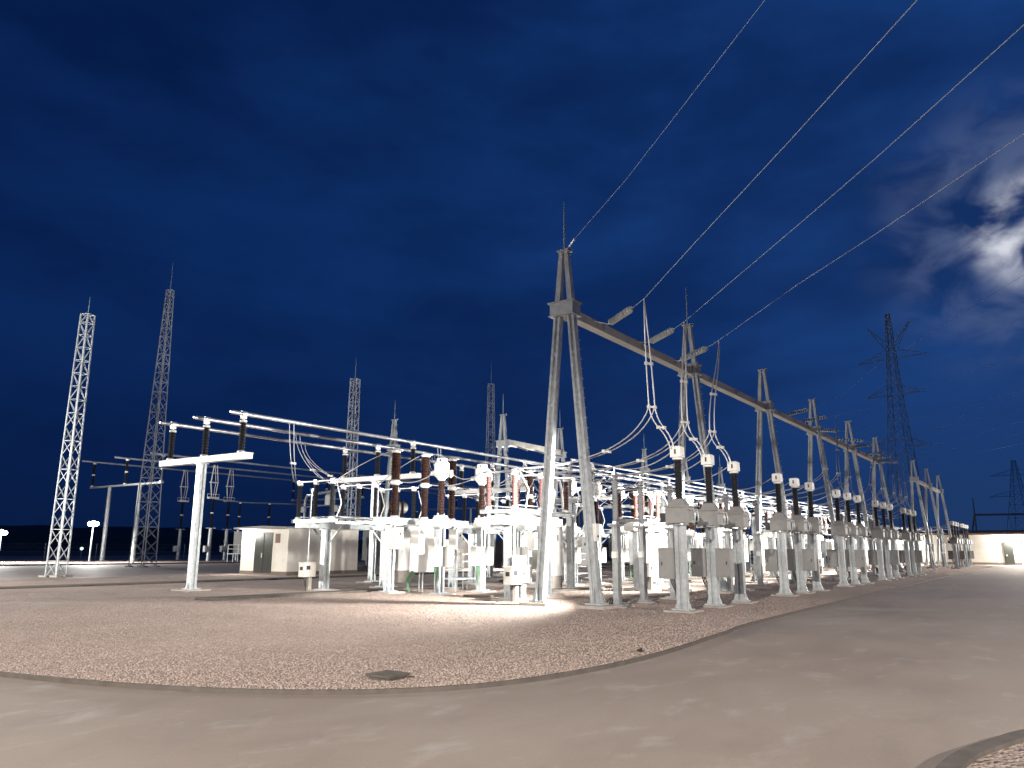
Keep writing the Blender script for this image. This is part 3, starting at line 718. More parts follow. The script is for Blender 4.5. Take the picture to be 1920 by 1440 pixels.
for j, (q0, a, b_, c, d, e_) in enumerate(L1):
    nm = ['nearest', 'middle', 'farthest'][j]
    s = string(a, b_, 'greenish glass insulator string, %s of three on the first gantry beam' % nm)
    bb = MB(); o0 = Vector(a); bb.path([Vector(q0)-o0, (0, 0, 0)], .02, 6); bb.build('hanger', MGD, s)
    far = Vector(e_)+(Vector(e_)-Vector(d))*14+Vector((0, 0, 1.))
    W = [Vector(b_), Vector(c), Vector(d), Vector(e_), far]
    conductor([W], 'overhead line wire from the %s string of the first beam rising over the road' % nm, 'power line', 'overhead line wires above the road', .009, (), 'line_wire', 6, MLINE)
    # dropper: twin wire down to a clamp, then one pair to the transformer head, one pair back to the bay
    xt = 21.4+j*2.42; c = Vector(c); hub = Vector((xt-.45, 9.55, 5.85)) if j == 0 else Vector((xt-.25, 9.6, 5.75)); L = []
    for s_ in (-.09, .09):
        u = Vector((s_, -s_*.6, 0))
        L.append(bez([c, c+Vector((.05, 0, -.9))+u*.5, hub+Vector((-.1, 0, 1.3))+u, hub+u], 14))
        L.append(bez([hub+u, hub+u+Vector((.05, -.1, -.7)), Vector((xt-.30, 9.2, 5.3))+u, Vector((xt-.24, 9.05, 4.62))+u*.6], 12))
        L.append(bez([hub+u, hub+u+Vector((-.1, .4, -1.1)), Vector((xt-.5, 11.5, 4.2))+u, Vector((23.6+(-1.7, 0, 1.7)[j], 15.1, 4.42))+u*.5], 16))
    conductor(L, 'twin dropper wires splitting above the %s transformer of the first bay' % nm, 'dropper', 'droppers hanging from the line wires', .021, [(L[0][9], L[3][9]), (L[0][-1], L[3][-1]), (L[1][6], L[4][6]), (L[2][8], L[5][8])], 'dropper_wires')
    b = MB(); b.box((0, 0, 0), (.22, .1, .16)); 
e = conductor([[Vector((21.0, 12.5, 11.5)), Vector((20.71, 12.17, 11.45)), Vector((20.32, 11.74, 11.47)), Vector((17.31, 8.39, 11.34)), Vector((-12, -24, 12.2))]], 'thin earth wire leaving the top of the nearest gantry column', 'power line', None, .005, (), 'earth_wire', 6, MLINE)
b = MB(); b.path([Vector((-.29, -.33, -.05)), Vector((-.68, -.76, -.03))], .035, 8); b.build('dead_end_clamp', MALU, e)
RS = [((45.26, 12.3, 9.36), (46.14, 11.25, 9.7), (48.91, 7.96, 12.29)), ((48.44, 12.3, 9.42), (49.52, 11.01, 9.72), (52.95, 6.92, 11.41)), ((51.54, 12.3, 9.29), (52.57, 11.07, 9.25), (60.91, 1.14, 12.24)),
      ((56.09, 12.3, 9.31), (57.58, 10.52, 9.13), (62.24, 4.97, 10.65)), ((62.45, 12.3, 9.38), (63.55, 10.99, 9.57), (69.71, 3.64, 12.81)), ((67.09, 12.3, 9.33), (68.16, 11.02, 9.44), (75.98, 1.71, 12.23)),
      ((70.09, 12.3, 9.32), (71.18, 11.0, 9.43), (78.83, 1.89, 11.62)), ((73.08, 12.3, 9.29), (74.14, 11.04, 9.22), (81.67, 2.06, 11.04))]
for j, (a, b_, c) in enumerate(RS):
    a, b_, c = Vector(a), Vector(b_), Vector(c)
    string(a, b_, 'greenish glass insulator string, %s of eight on the farther gantry beams' % ORD[j])
    cl = b_+(b_-a)*.35; far = c+(c-b_)*3
    conductor([[b_, cl, c*.5+cl*.5+Vector((0, 0, -.25)), c, far]], 'overhead line wire from the %s of eight farther glass strings' % ORD[j], 'power line', 'overhead line wires above the road', .008, (), 'line_wire', 6, MLINE)
    g = min(range(21), key=lambda q: abs(21.4+PITCH*BAYS[q//3]+2.42*(q % 3)-cl.x)) if j < 3 else None
    bi = [2, 2, 2, 3, 3, 4, 4, 4][j]; ji = [0, 1, 2, 1, 2, 0, 1, 2][j]
    xt = 21.4+PITCH*bi+2.42*ji; L = []; hub = Vector(((cl.x+xt)/2, 10, 6.0))
    for s_ in (-.09, .09):
        u = Vector((s_, -s_*.6, 0)); L.append(bez([cl, cl+Vector((-.1, 0, -1.4)), hub+Vector((0, 0, 1.2))+u, hub+u], 10)); L.append(bez([hub+u, hub+u+Vector((0, 0, -.8)), Vector((xt-.24, 9.2, 5.2)), Vector((xt-.22, 9.05, 4.6))+u*.5], 8))
        L.append(bez([hub+u, hub+u+Vector((-.1, .4, -1.1)), Vector((xt, 12.5, 4.6))+u, Vector((xt+.2, 15.0, 4.4))], 10))
    conductor(L, 'twin dropper wires under the %s of eight farther glass strings' % ORD[j], 'dropper', 'droppers hanging from the line wires', .02, [(L[0][6], L[3][6]), (L[0][-1], L[3][-1])], 'dropper_wires')

# floodlights fixed to the gantry columns, aimed into the yard
def make_flood():
    r = empty('floodlight')
    b = MB(); b.box((0, 0, 0), (.34, .14, .26)); 
    for q in range(5): b.box((-.13+q*.065, -.09, 0), (.012, .05, .22))
    b.build('housing', MDK, r)
    b = MB(); b.box((0, .073, 0), (.28, .012, .2)); b.build('lamp_glass', MLED, r)
    b = MB(); b.bar((-.19, 0, 0), (-.19, -.1, -.2), .02, .04); b.bar((.19, 0, 0), (.19, -.1, -.2), .02, .04); b.bar((-.2, -.1, -.2), (.2, -.1, -.2), .02, .04); b.build('bracket', MGD, r)
    return r
FL = 17000
for i, k in enumerate([0, 1, 2, 3, 4, 5, 7, 8, 9]):
    o = place('fl', make_flood, (CX[k]+.38, 12.15, 3.3), 'black floodlight clamped on the %s gantry column aimed into the yard' % ORD[i], 'floodlight', 'floodlights on the roadside gantry columns')
    light('SPOT', (CX[k]+.38, 12.27, 3.3), FL*(.8 if k == 0 else 1), None, (CX[k]+(.9 if k else -4.6), 22. if k else 20.5, 2.2 if k else 1.9), 150 if k else 164, .6 if k else .45, .14)
def pole_box(x, y, z, label, rz=0):
    r = empty('junction_box', (x, y, z)); tag(r, label, 'junction box')
    b = MB(); b.box((0, 0, 0), (.24, .16, .5), rz); b.box((0, 0, .26), (.28, .2, .03), rz); b.build('box_body', MPW, r); b = MB(); b.box((0, -.09, -.1), (.08, .01, .06)); b.build('lock', MDK, r)
    b = MB(); b.path(bez([(0, 0, -.25), (0, -.05, -.8), (.08, .05, -1.2), (.05, -.05, -z+.02)], 10), .016, 5); b.build('cable', MCAB, r)
pole_box(21.13, 11.62, 2.2, 'light grey junction box with hanging black cable on the nearest gantry leg')

# ------------------------------------------------------------------ rear gantry
RX = [47.0, 55.25, 71.5, 82.0, 93.0]
for i, x in enumerate(RX):
    place('rc', lambda: make_column(11.6, 1.6), (x, 33.6, 0), 'pale A-frame column of the gantry behind the busbars, %s from the left' % ORD[i], 'gantry column', 'A-frame columns behind the busbars')
place('rc', None, (44.2, 42.1, 0), 'lone A-frame column seen above the left busbar tubes', 'gantry column', 'A-frame columns behind the busbars')
e = empty('gantry_beam', (47.3, 33.6, 9.6)); tag(e, 'pale box beam between two A-frame columns behind the busbars', 'beam')
b = MB(); b.box((3.98, 0, 0), (7.6, .42, .42)); b.build('beam_body', bpy.data.materials['pale_beam_steel'], e)
b = MB()
for x in (1.4, 3.9, 6.4):
    b.path([(x, -.1, -.2), (x-.3, -1.3, -.6)], .06, 8); b.path([(x-.3+.18*math.sin(t*.6), -1.3-.0, -.42-.18*math.cos(t*.6)) for t in range(9)], .02, 5)
b.build('strain_insulators', MGRYP, e)

# ------------------------------------------------------------------ lattice masts
def mast(loc, rz, h, w0, w1, pan, label, rod=2.5, straight=0.):
    r = empty('lattice_mast', loc, rz); tag(r, label, 'lattice mast', 'lattice lightning masts'); lw = .075
    def wd(z): return w0+(w1-w0)*min(1, z/(h-straight)) if straight else w0+(w1-w0)*z/h
    cs = ((-1, -1), (1, -1), (1, 1), (-1, 1))
    zs = [0]; 
    while zs[-1] < h-.2: zs.append(min(h, zs[-1]+pan*(wd(zs[-1])/w0*.5+.5)))
    for sx, sy in cs:
        b = MB()
        for a, c in zip(zs, zs[1:]): b.bar((sx*wd(a)/2, sy*wd(a)/2, a), (sx*wd(c)/2, sy*wd(c)/2, c+.01), lw)
        b.build('leg', MG, r)
    b = MB()
    for i, (a, c) in enumerate(zip(zs, zs[1:])):
        for q in range(4):
            p, n_ = cs[q], cs[(q+1) % 4]; A = (p[0]*wd(a)/2, p[1]*wd(a)/2, a); B = (n_[0]*wd(c)/2, n_[1]*wd(c)/2, c); A2 = (n_[0]*wd(a)/2, n_[1]*wd(a)/2, a); B2 = (p[0]*wd(c)/2, p[1]*wd(c)/2, c)
            if (i+q) % 2: b.bar(A, B, .035)
            else: b.bar(A2, B2, .035)
            if pan >= 1.3 or i % 3 == 0 or True:
                if i % 2 == 0 or c > h*.62: b.bar(B, B2, .035)
            if c < h*.62: b.bar(A2, B2, .035)
    b.build('bracing', MG, r)
    b = MB(); b.path([(0, 0, h), (0, 0, h+rod*.6), (0, 0, h+rod)], [.03, .02, .008], 6); b.bar((-wd(h)/2, -wd(h)/2, h-.02), (wd(h)/2, wd(h)/2, h-.02), .04); b.build('lightning_rod', MDARKTOWER, r)
    footing(r, [(sx*w0/2, sy*w0/2) for sx, sy in cs], .5, .1)
mast((23.9, 50.3, -.05), R(22), 16.55, .78, .56, .95, 'square lattice mast standing at the far left edge of the picture', 1.2)
mast((41.6, 71.3, -.05), R(20), 27.3, 1.65, .48, 1.25, 'tallest lattice mast with thin rod, second from the left', 3.2)
mast((49.36, 52.19, 0), R(15), 17.1, .9, .62, 1.0, 'lattice mast rising between the busbar tubes above the cream hut', 2.0)
mast((93.6, 69.2, 0), R(20), 26.5, 1.6, .75, 1.4, 'thin distant lattice mast left of the pale rear gantry', 3.5)

# ------------------------------------------------------------------ huts and wall lamps
def wall_lamp(loc, face, label, power, par_rot=0):
    r = empty('wall_lamp', loc, par_rot); tag(r, label, 'wall lamp', 'lit lamps on building walls')
    b = MB(); b.box((.05, 0, 0), (.1, .26, .34)); b.build('lamp_body', MDK, r)
    b = MB(); b.box((-.03, 0, -.02), (.06, .34, .30)); b.build('lamp_glass', MLED, r)
    l = light('POINT', (loc[0]+face[0]*.22, loc[1]+face[1]*.22, loc[2]-.05), power, None, radius=.12)
def hut(x, y0, y1, L, h, label, lamp_y, nth):
    r = empty('equipment_hut', (x, y0, 0)); tag(r, label, 'hut', 'cream switchyard huts'); W = y1-y0
    b = MB(); b.box((L/2, W/2, h/2+.08), (L, W, h-.2)); b.build('wall', MWALL, r)
    b = MB(); b.box((L/2, W/2, .1), (L+.04, W+.04, .26)); b.build('plinth', MPLIN, r)
    b = MB(); b.add([(-.35, -.15, h-.02), (L+.2, -.15, h-.02), (L+.2, W+.55, h-.02), (-.35, W+.55, h-.02), (-.35, -.15, h+.08), (L+.2, -.15, h+.08), (L+.2, W+.55, h+.08), (-.35, W+.55, h+.08), (-.3, W*.5, h+.17), (L+.15, W*.5, h+.17)],
                    [(0, 3, 2, 1), (0, 1, 5, 4), (2, 3, 7, 6), (4, 5, 9, 8), (8, 9, 6, 7), (1, 2, 6, 9, 5), (3, 0, 4, 8, 7)]); b.build('roof', MROOF, r)
    d0 = W*.33; b = MB(); b.box((-.012, d0+.85, 1.42), (.05, 1.8, 2.62)); f = b.build('door', MDOOR, r)
    b = MB(); b.box((-.04, d0+.85, 1.42), (.012, .03, 2.6)); b.build('door_joint', MDK, f); b = MB(); b.box((-.06, d0+.95, 1.25), (.04, .06, .3)); b.build('handle', MPW, f)
    b = MB(); b.box((-.012, d0-.55, 2.35), (.05, .45, .6))
    v = b.build('vent', MTILE, r); 
    b = MB(); b.box((-.01, .45, .95), (.03, .1, .1)); b.box((-.01, W-.5, .95), (.03, .1, .1)); b.build('socket_plate', MBEI, r)
hut(33.8, 41.2, 46.0, 6.2, 3.0, 'cream hut with flat roof and dark double door beside white T-post', 45.4, 0)
wall_lamp((33.75, 45.45, 2.72), (-1, 0), 'lit wall lamp left of the dark door of the near cream hut', 600)
hut(57.0, 35.6, 40.0, 6.2, 3.0, 'cream hut in the middle of the yard half hidden behind equipment', 39.4, 1)
wall_lamp((56.95, 39.42, 2.72), (-1, 0), 'bright lamp shining from the hut in the middle of the yard', 9000)
hut(80.0, 36.5, 41.0, 6.2, 3.0, 'farthest cream hut deep in the yard behind equipment rows', 39.4, 2)

# power transformers in the back of the yard
def make_pt():
    r = empty('power_transformer')
    b = MB(); b.box((0, 0, .2), (6.6, 4.4, .4)); b.build('plinth', MCONC, r)
    b = MB(); b.box((0, 0, 2.1), (4.6, 2.3, 3.3)); b.box((0, 0, 3.8), (4.8, 2.5, .12))
    for q in range(6): b.box((-2.0+q*.8, 0, 2.1), (.08, 2.44, 3.0))
    b.build('tank', MPG, r)
    for s in (-1, 1):
        b = MB()
        for q in range(14): b.box((-1.7+q*.26, s*1.75, 2.1), (.05, .8, 2.6))
        b.box((0, s*1.3, 3.3), (3.5, .12, .12)); b.box((0, s*1.3, .95), (3.5, .12, .12)); b.build('radiator', MPG, r)
    b = MB(); b.lathe([(.1, -1.7), (.48, -1.68), (.48, 1.68), (.1, 1.7)], (0, .9, 5.1), 18, axis=(1, 0, 0)); b.box((-1, .9, 4.2), (.12, .3, 1.1)); b.box((1, .9, 4.2), (.12, .3, 1.1)); b.build('conservator', MPG, r)
    for x in (-1.4, 0, 1.4):
        b = MB(); b.lathe([(.2, 3.86), (.2, 4.15)], (x, -.5, 0), 12); p = b.build('bushing_base', MPG, r)
        b = MB(); b.lathe(sheds(4.15, 5.6, .1, .17, .07), (x, -.5, 0), 12); b.build('bushing', MBRN, p)
    b = MB(); b.lathe([(.12, 0), (.12, 1.2)], (-2.6, -1., .4), 10); b.box((-2.6, -1., 1.7), (.35, .35, .25)); b.build('fire_valve', MREDP, r)
    return r
place('pt', make_pt, (47.5, 44.5, 0), 'grey oil-filled power transformer with conservator right of the near hut', 'power transformer', 'grey power transformers behind the busbars')
place('pt', None, (67.0, 43.5, 0), 'grey oil-filled power transformer behind the hut in the middle of the yard', 'power transformer', 'grey power transformers behind the busbars')

place('pt', None, (88.0, 43.5, 0), 'grey oil-filled power transformer deep in the yard before the farthest hut', 'power transformer', 'grey power transformers behind the busbars')
place('pt', None, (104.0, 43.0, 0), 'grey oil-filled power transformer at the far end of the yard', 'power transformer', 'grey power transformers behind the busbars')
hut(92.0, 36.0, 41.0, 9.0, 3.2, 'long cream hut at the far end of the yard behind the gantry', 39.4, 3)
r = empty('boundary_wall', (48, 47.8, 0)); tag(r, 'long pale concrete panel wall closing the yard behind the transformers', 'wall'); b = MB()
for q in range(16): b.box((2+q*4.0, 0, 1.3), (3.96, .18, 2.6))
b.build('panel', MCONC, r)
for q in range(17):
    b = MB(); b.box((q*4.0, 0, 1.4), (.28, .3, 2.8)); b.build('post', MCONC, r)
# ------------------------------------------------------------------ building at the right
r = empty('substation_building', (124, 4, 0)); tag(r, 'long low cream building with brown eaves closing the road at right', 'building')
b = MB(); b.box((4.5, 6, 1.95), (9, 34, 3.9)); b.build('wall', MWALL, r)
b = MB(); b.box((4.5, 6, .12), (9.06, 34.06, .3)); b.build('plinth', MPLIN, r)
b = MB(); b.add([(-.5, -11.5, 3.95), (9.5, -11.5, 3.95), (9.5, 23.5, 3.95), (-.5, 23.5, 3.95), (-.5, -11.5, 4.15), (9.5, -11.5, 4.15), (9.5, 23.5, 4.15), (-.5, 23.5, 4.15), (4.5, -11.5, 4.6), (4.5, 23.5, 4.6)],
                [(0, 3, 2, 1), (0, 4, 7, 3), (1, 2, 6, 5), (4, 8, 9, 7), (5, 6, 9, 8), (0, 1, 5, 8, 4), (2, 3, 7, 9, 6)]); b.build('roof', MTILE, r)
b = MB(); b.box((-.02, 2.05, 1.5), (.08, 1.1, 3.0)); d = b.build('door', MDOOR, r); b = MB(); b.box((-.08, 2.3, 1.2), (.04, .12, .2)); b.build('handle', MPW, d)
b = MB(); b.box((-.02, -.6, 1.35), (.08, 2.6, 2.7)); b.build('roller_gate', MWHT, r)
b = MB(); b.box((-.02, 1.0, 3.0), (.06, .9, .35)); b.build('sign_panel', MPG, r)
wall_lamp((123.9, 5.35, 3.62), (-1, 0), 'bright wall lamp above the dark door of the low building', 7000)
# screen wall of the next compound, behind the last columns
r = empty('yard_wall', (116, 22.2, 0)); tag(r, 'plain cream wall behind the last gantry columns', 'wall'); b = MB(); b.box((3.8, 0, 1.5), (8, .25, 3.0)); b.box((3.8, 0, 3.05), (8.1, .35, .1)); b.build('wall_panel', MWALL, r)

# ------------------------------------------------------------------ 400 kV yard at the left
def make_hsupport():
    r = empty('high_busbar_support')
    for y in (-3.6, 3.6):
        b = MB(); b.path([(0, y, 0), (0, y, 9.5)], [.30, .22], 12); b.box((0, y, .03), (.9, .9, .06)); b.build('post', MG, r)
    b = MB(); b.bar((0, -8.6, 9.6), (0, 8.6, 9.6), .22); b.build('crossarm', MGD, r)
    for y in (-8.2, 0, 8.2):
        b = MB(); b.lathe([(.2, 9.72), (.2, 9.85)], (0, y, 0), 10); b.build('insulator_foot', MPW, r); b = MB(); b.lathe([(.14, 11.2), (.2, 11.24), (.2, 11.36), (.14, 11.4)], (0, y, 0), 10); b.build('middle_flange', MPW, r); b = MB(); b.lathe([(.14, 12.75), (.22, 12.8), (.22, 12.95)], (0, y, 0), 10); p = b.build('tube_clamp', MPW, r)
        b = MB(); b.lathe(sheds(9.84, 11.22, .12, .19, .09), (0, y, 0), 10); b.lathe(sheds(11.38, 12.77, .12, .19, .09), (0, y, 0), 10); b.build('insulator', MBLK, p)
    return r
for i, x in enumerate((54.0, 88.0, 122.0)):
    place('hs', make_hsupport, (x, 98.5, 0), 'tall steel portal with three long insulators under the high tubes, %s from left' % ORD[i], 'busbar support', 'portals of the high left busbars')
for y, nm in ((90.3, 'lowest'), (98.5, 'middle'), (106.7, 'uppermost')):
    b = MB(); b.path([(52.3, y, 13.06), (150, y, 13.06)], .13, 10)
    tag(b.build('busbar_tube', MALU), 'far aluminium tube behind the masts, %s of the three in the picture' % nm, 'busbar', 'far high busbar tubes')
def make_panto():
    r = empty('pantograph_disconnector')
    b = MB(); b.path([(0, 0, 0), (0, 0, 4.3)], [.28, .24], 12); b.box((0, 0, 4.35), (.9, .9, .1)); b.build('pedestal', MG, r)
    b = MB(); b.lathe(sheds(4.42, 6.3, .14, .22, .09), n=10); b.lathe(sheds(6.45, 8.3, .14, .22, .09), n=10); b.build('insulator', MBLK, r)
    b = MB(); b.lathe([(.22, 6.3), (.22, 6.45)], n=10); b.box((0, 0, 8.4), (1.5, .4, .25)); b.path([(-.9, 0, 8.3), (-.9, 0, 8.9), (.9, 0, 8.9), (.9, 0, 8.3)], .04, 6); b.build('head_frame', MPW, r)
    b = MB()
    for s in (-1, 1): b.path([(s*.3, 0, 8.5), (s*.55, 0, 10.5), (s*.25, 0, 12.9)], .05, 6); b.path([(s*.12, .2, 8.5), (s*.35, .2, 10.5), (s*.05, .2, 12.9)], .035, 6)
    b.box((0, .1, 10.5), (1.2, .3, .12)); b.build('scissor_arms', MPW, r)
    b = MB(); b.box((-.5, 0, 1.6), (.5, .5, .8)); b.build('drive_box', MPW, r)
    return r
for i, (x, y) in enumerate(((66.5, 105.0), (64.3, 94.5), (69.8, 98.7))):
    place('pg', make_panto, (x, y, 0), 'pantograph disconnector with raised arms, %s of three left of the near hut' % ['leftmost', 'middle', 'rightmost'][i], 'disconnector', 'far pantograph disconnectors')
def make_pillar():
    r = empty('post_insulator'); b = MB(); b.path([(0, 0, 0), (0, 0, 4.3)], [.24, .2], 10); b.build('pedestal', MG, r)
    b = MB(); b.lathe(sheds(4.35, 6.1, .12, .19, .09), n=10); b.lathe(sheds(6.25, 8.0, .12, .19, .09), n=10); b.build('insulator', MBLK, r)
    b = MB(); b.lathe([(.19, 6.1), (.19, 6.25)], n=10); b.lathe([(.19, 8.0), (.19, 8.15)], n=10); b.build('fitting', MPW, r); return r
for i, (x, y) in enumerate(((70.5, 97), (74.5, 95.5), (95, 92), (103, 92))):
    place('pi', make_pillar, (x, y, 0), 'tall black post insulator on steel pedestal, %s from left in the far yard' % ORD[i], 'post insulator', 'far post insulators')
b = MB(); b.path([(66, 96.5, 8.4), (71, 97, 8.2), (88, 95.5, 8.5)], .1, 8); tag(b.build('busbar_tube', MALU), 'low connecting tube between the far pantographs and the bent portal', 'busbar')
def make_bp():
    r = empty('bent_pipe_portal'); b = MB(); b.path([(0, 0, 0), (0, 0, 8.8), (0, -.35, 9.4), (0, -1.2, 9.6), (0, -9.0, 10.2)], .22, 10); b.path([(0, -6.2, 0), (0, -6.2, 9.9)], .26, 10); b.path([(0, 0, 7.8), (0, -6.2, 8.0)], .1, 8); b.build('pipe_frame', MG, r)
    b = MB(); b.lathe([(.1, -.25), (.45, -.2), (.45, .2), (.1, .25)], (-.3, 0, 7.4), 14, axis=(1, 0, 0)); b.build('drum', MPW, r); b = MB(); b.lathe([(.1, -.25), (.5, -.2), (.5, .2), (.1, .25)], (-.3, -7.2, 7.4), 14, axis=(1, 0, 0)); b.build('drum', MPW, r); b = MB(); b.lathe([(.5, 7.9), (.6, 8.0), (.6, 9.3), (.3, 9.6)], (0, -5.2, 0), 14); b.build('drum', MPW, r)
    return r
tag(make_bp(), 'bent steel pipe portal with round drums above the near hut roof', 'portal')
bpy.data.objects['bent_pipe_portal'].location = (79, 93, 0)
def make_far_cab():
    r = empty('breaker_drive_cabinet')
    b = MB(); b.box((0, 0, 2.4), (1.6, 1.3, 2.6)); b.box((0, 0, 3.74), (1.7, 1.4, .08)); b.build('cabinet', MPG, r)
    b = MB(); b.box((0, 0, 1.0), (2.8, 2.2, .08))
    for x in (-1.3, 0, 1.3):
        for y in (-1., 1.): b.bar((x, y, 0), (x, y, 2.1), .07)
    for z in (1.6, 2.1):
        b.bar((-1.3, -1, z), (1.3, -1, z), .05); b.bar((-1.3, -1, z), (-1.3, 1, z), .05); b.bar((1.3, -1, z), (1.3, 1, z), .05)
    b.build('railing', MPW, r)
    b = MB(); b.box((2.2, -.6, .65), (.8, .6, 1.3)); b.box((3.1, -.6, .6), (.6, .6, 1.2)); b.build('side_box', MWHT, r)
    return r
o = make_far_cab(); o.location = (63.5, 86.5, 0); o.rotation_euler = (0, 0, R(-55)); tag(o, 'grey drive cabinet with railed platform in the far left yard', 'cabinet')
# ladder-like lamp posts
def lamp_post(x, y, h, label, power, radius=.2, aim=None, color=LAMPC):
    r = empty('lamp_post', (x, y, 0)); tag(r, label, 'lamp post', 'lit perimeter lamp posts')
    b = MB(); b.path([(0, 0, 0), (0, 0, h)], [.09, .055], 10); b.box((0, 0, .03), (.36, .36, .06)); b.build('pole', MG, r)
    d = Vector((-x, -y, 0)).normalized(); a = math.atan2(d.y, d.x)-math.pi/2; p = Vector((d.y, -d.x, 0)); b = MB(); b2 = MB()
    b.bar(p*-.5+Vector((0, 0, h)), p*.5+Vector((0, 0, h)), .06)
    for s in (-.36, 0, .36):
        c = p*s+Vector((0, 0, h+.22)); c = c+Vector((0, 0, .12*(s == 0))); b.lathe([(.10, -.16), (.25, -.1), (.27, .0)], c, 16, axis=d); b2.lathe([(.25, .0), (.22, .05), (.1, .08)], c, 16, axis=d)
    b.build('lamp_housing', MDK, r); b2.build('lamp_glass', MLED, r)
    if aim: light('SPOT', (x+d.x*.3, y+d.y*.3, h), power, None, (x+d.x*aim, y+d.y*aim, 0), 168, .16, radius, WARM)
    else: light('POINT', (x+d.x*.3, y+d.y*.3, h+.2), power, None, radius=radius)
lamp_post(47.8, 93.2, 4.2, 'lit lamp post between the two tall lattice masts at left', 13000)
lamp_post(41.0, 100.2, 3.1, 'lit lamp post at the extreme left edge of the picture', 13000)
r = empty('field_lamp', (60.5, 120.5, 0)); tag(r, 'small round light low beyond the fence at left', 'lamp'); b = MB(); b.path([(0, 0, -.3), (0, 0, 1.3)], .04, 8); b.build('pole', MG, r)
b = MB(); b.lathe([(.05, 1.3), (.2, 1.4), (.25, 1.55), (.2, 1.7), (.05, 1.78)], n=14); b.build('lamp_globe', mat('dim_lamp_globe', (1, 1, 1), .4, emit=(.75, 1, .9), es=1.4), r)

# perimeter fence
fr = empty('perimeter_fence', (0, 118, 0)); tag(fr, 'thin wire fence on steel posts beyond the left yard', 'fence')
fm = MB(); N = 22
for i in range(N):
    x = 10+i*7.5
    b = MB(); b.path([(x, (x-10)*.04, -.3), (x, (x-10)*.04, 2.3)], .045, 6)
    if i % 4 == 0: b.path([(x, (x-10)*.04, 1.5), (x+1.1, (x-10)*.04, -.3)], .03, 5); b.path([(x, (x-10)*.04, 1.5), (x-1.1, (x-10)*.04, -.3)], .03, 5)
    b.build('post', MG, fr)
    if i:
        for z in (.4, 1.1, 1.7, 2.25): fm.path([(x-7.5, (x-17.5)*.04, z), (x, (x-10)*.04, z)], .006, 4, False)
        for q in range(1, 30): fm.path([(x-7.5+q*.25, (x-17.5+q*.25)*.04, 0), (x-7.5+q*.25, (x-17.5+q*.25)*.04, 2.25)], .002, 3, False)
fm.build('wire_mesh', MGD, fr)

# low dark hills
def hills():
    b = MB(); n = 150; rs = random.Random(4)
    ph = [rs.uniform(0, 6.28) for _ in range(8)]
    def H(a): return 17+5*math.sin(a*5+ph[0])+3*math.sin(a*13+ph[1])+1.2*math.sin(a*31+ph[2])+.8*math.sin(a*77+ph[3])
    for row, (d, k) in enumerate(((560, 0), (640, .45), (760, .85), (850, 1.), (1100, .8), (1300, 0))):
        for i in range(n+1):
            a = R(18+110*i/n); hh = H(a)*(.35+.65*min(1, max(0, (math.degrees(a)-22)/24)))
            b.v.append((d*math.cos(a), d*math.sin(a), -.5+hh*k+(rs.uniform(-.7, .7) if 0 < k else 0)))
    for rr in range(5):
        for i in range(n):
            p = rr*(n+1)+i; b.f.append((p, p+1, p+n+2, p+n+1)); b.sm.append(False); b.mi.append(0)
    tag(b.build('hills', MHILL), kind='structure')
hills()

# ------------------------------------------------------------------ far transmission towers
def pylon(loc, rz, h, w0, w1, arms, label):
    r = empty('transmission_tower', loc, rz); tag(r, label, 'pylon')
    def wd(z): return w0+(w1-w0)*min(1, z/(h*.62)) if z < h*.62 else w1*(1-(z-h*.62)/(h*.38)*.75)
    cs = ((-1, -1), (1, -1), (1, 1), (-1, 1)); zs = [0]
    while zs[-1] < h-.5: zs.append(min(h, zs[-1]+max(1.5, wd(zs[-1])*.8)))
    b = MB(); t = .10
    for a, c in zip(zs, zs[1:]):
        for q in range(4):
            p, n_ = cs[q], cs[(q+1) % 4]
            A = (p[0]*wd(a)/2, p[1]*wd(a)/2, a); B = (p[0]*wd(c)/2, p[1]*wd(c)/2, c); A2 = (n_[0]*wd(a)/2, n_[1]*wd(a)/2, a); B2 = (n_[0]*wd(c)/2, n_[1]*wd(c)/2, c)
            b.bar(A, B, t); b.bar(A, B2, t*.5); b.bar(A2, B, t*.5); b.bar(B, B2, t*.5)
    b.build('tower_body', MDARKTOWER, r)
    for z, L, tip in arms:
        for s in (-1, 1):
            b = MB(); w = wd(z)/2
            for y in (-w, w):
                b.bar((s*w, y, z), (s*L, 0, z+tip), t*.7); b.bar((s*w, y, z+1.8), (s*L, 0, z+tip), t*.6)
                for q in (.3, .6): b.bar((s*(w+(L-w)*q), y*(1-q), z+tip*q), (s*(w+(L-w)*q), y*(1-q), z+1.8*(1-q)+tip*q), t*.4)
            b.build('cross_arm', MDARKTOWER, r)
pylon((160, 22.9, -.3), R(75), 47, 6.0, 2.2, [(39.5, 4.2, 5.5), (38, 6.5, 0), (31, 5.5, 0), (21, 5.5, 0)], 'tall dark lattice transmission tower fading into the cloudy sky at right')
pylon((308, 10.5, -.3), R(70), 32, 9, 3.5, [(27, 8, 0), (20, 9, 0)], 'squat dark transmission tower far off at the right edge')
r = empty('far_portal', (236, 18, -.3)); tag(r, 'distant dark gantry portal above the brown eaves', 'gantry')
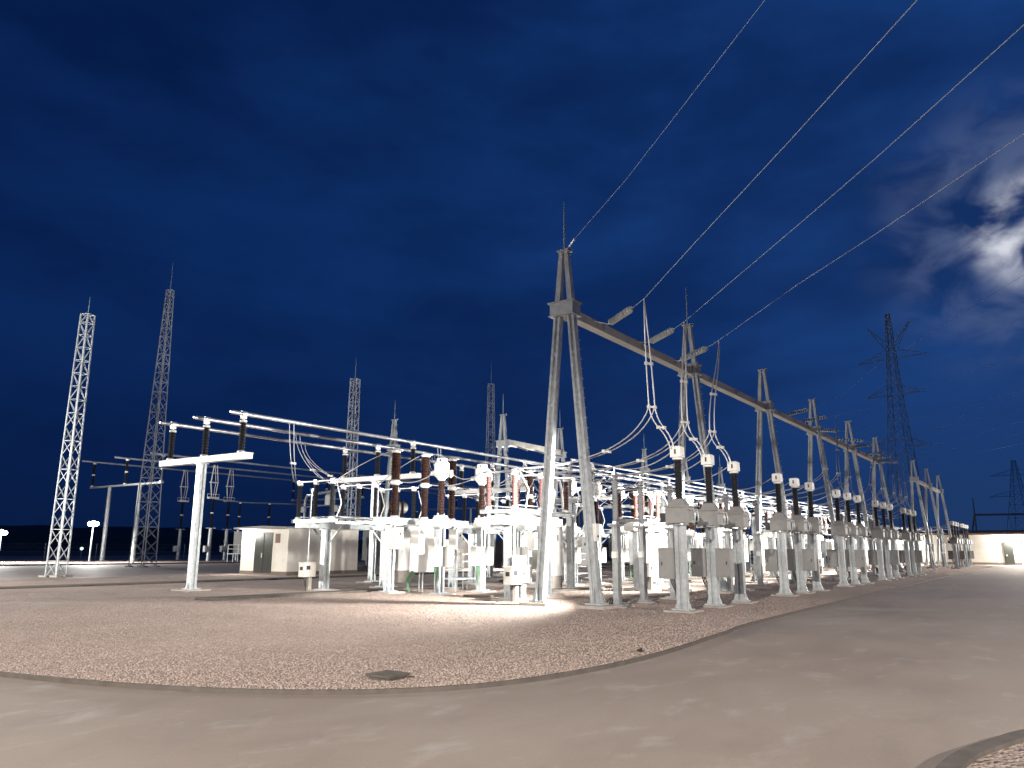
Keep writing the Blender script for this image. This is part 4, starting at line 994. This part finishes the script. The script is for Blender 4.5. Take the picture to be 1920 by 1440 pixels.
b = MB(); b.bar((0, 0, 0), (0, 0, 15.5), .5, w2=.25, h2=.25); b.bar((0, 2.5, 0), (0, 0, 11.5), .4); b.build('post', MDARKTOWER, r)
b = MB(); b.bar((0, 0, 11.3), (2, -13, 11.3), .5); b.build('beam', MDARKTOWER, r)
b = MB(); b.bar((2, -13, 0), (2, -13, 15), .5); b.build('post', MDARKTOWER, r)

# ------------------------------------------------------------------ small things near the road
r = empty('inspection_cover', (8.05, 7.62, .0), R(2)); tag(r, 'square concrete inspection chamber lid lying in the gravel near the kerb', 'manhole cover')
b = MB(); b.box((0, 0, .015), (.36, .36, .05)); b.build('frame', MKERB, r)
b = MB(); b.box((0, 0, .058), (.42, .42, .03)); b.build('lid', mat('mossy_concrete', (.085, .075, .06), .9, 0, .25, 9, .6, 60), r)
b = MB(); b.lathe([(.015, 0), (.045, .012), (.05, .03), (.03, .05), (.01, .055)], (0, 0, 0), 9); b.lathe([(.01, -.05), (.03, -.03), (.03, .03), (.01, .05)], (.06, .01, .03), 8, axis=(1, .3, .1))
o = b.build('dark_debris', MDK, None, (12.6, 6.12, .0)); tag(o, 'small black lump of debris on the gravel by the kerb', 'debris')
b = MB()
for q in range(6): b.path(bez([(.1*q-.2, 0, .02), (-.5+.15*q, -.3+.1*q, .25), (.3-.1*q, .35-.1*q, .3), (.25*math.cos(q), .25*math.sin(q), .02)], 12), .014, 5)
o = b.build('cable_coil', MCAB, None, (21.9, 11.45, .06)); tag(o, 'tangle of black cables on the ground by the nearest gantry foot', 'cable')

# assumed lamp posts out of view, same type as the lit perimeter posts
lamp_post(-22.0, 1.0, 12.0, 'tall lamp post behind the camera on the left', 84000, .4, .8)
lamp_post(12.0, -30.0, 12.0, 'tall lamp post behind the camera on the right', 60000, .4, .8)
lamp_post(3.0, 50.0, 6.5, 'unseen lamp post added outside the left edge to light the gantry', 42000, .3)  # added to throw cool light on the gantry legs, tubes and masts
lamp_post(96.0, -14.0, 10.0, 'lamp post by the far road outside the right edge', 90000, .4, .8)
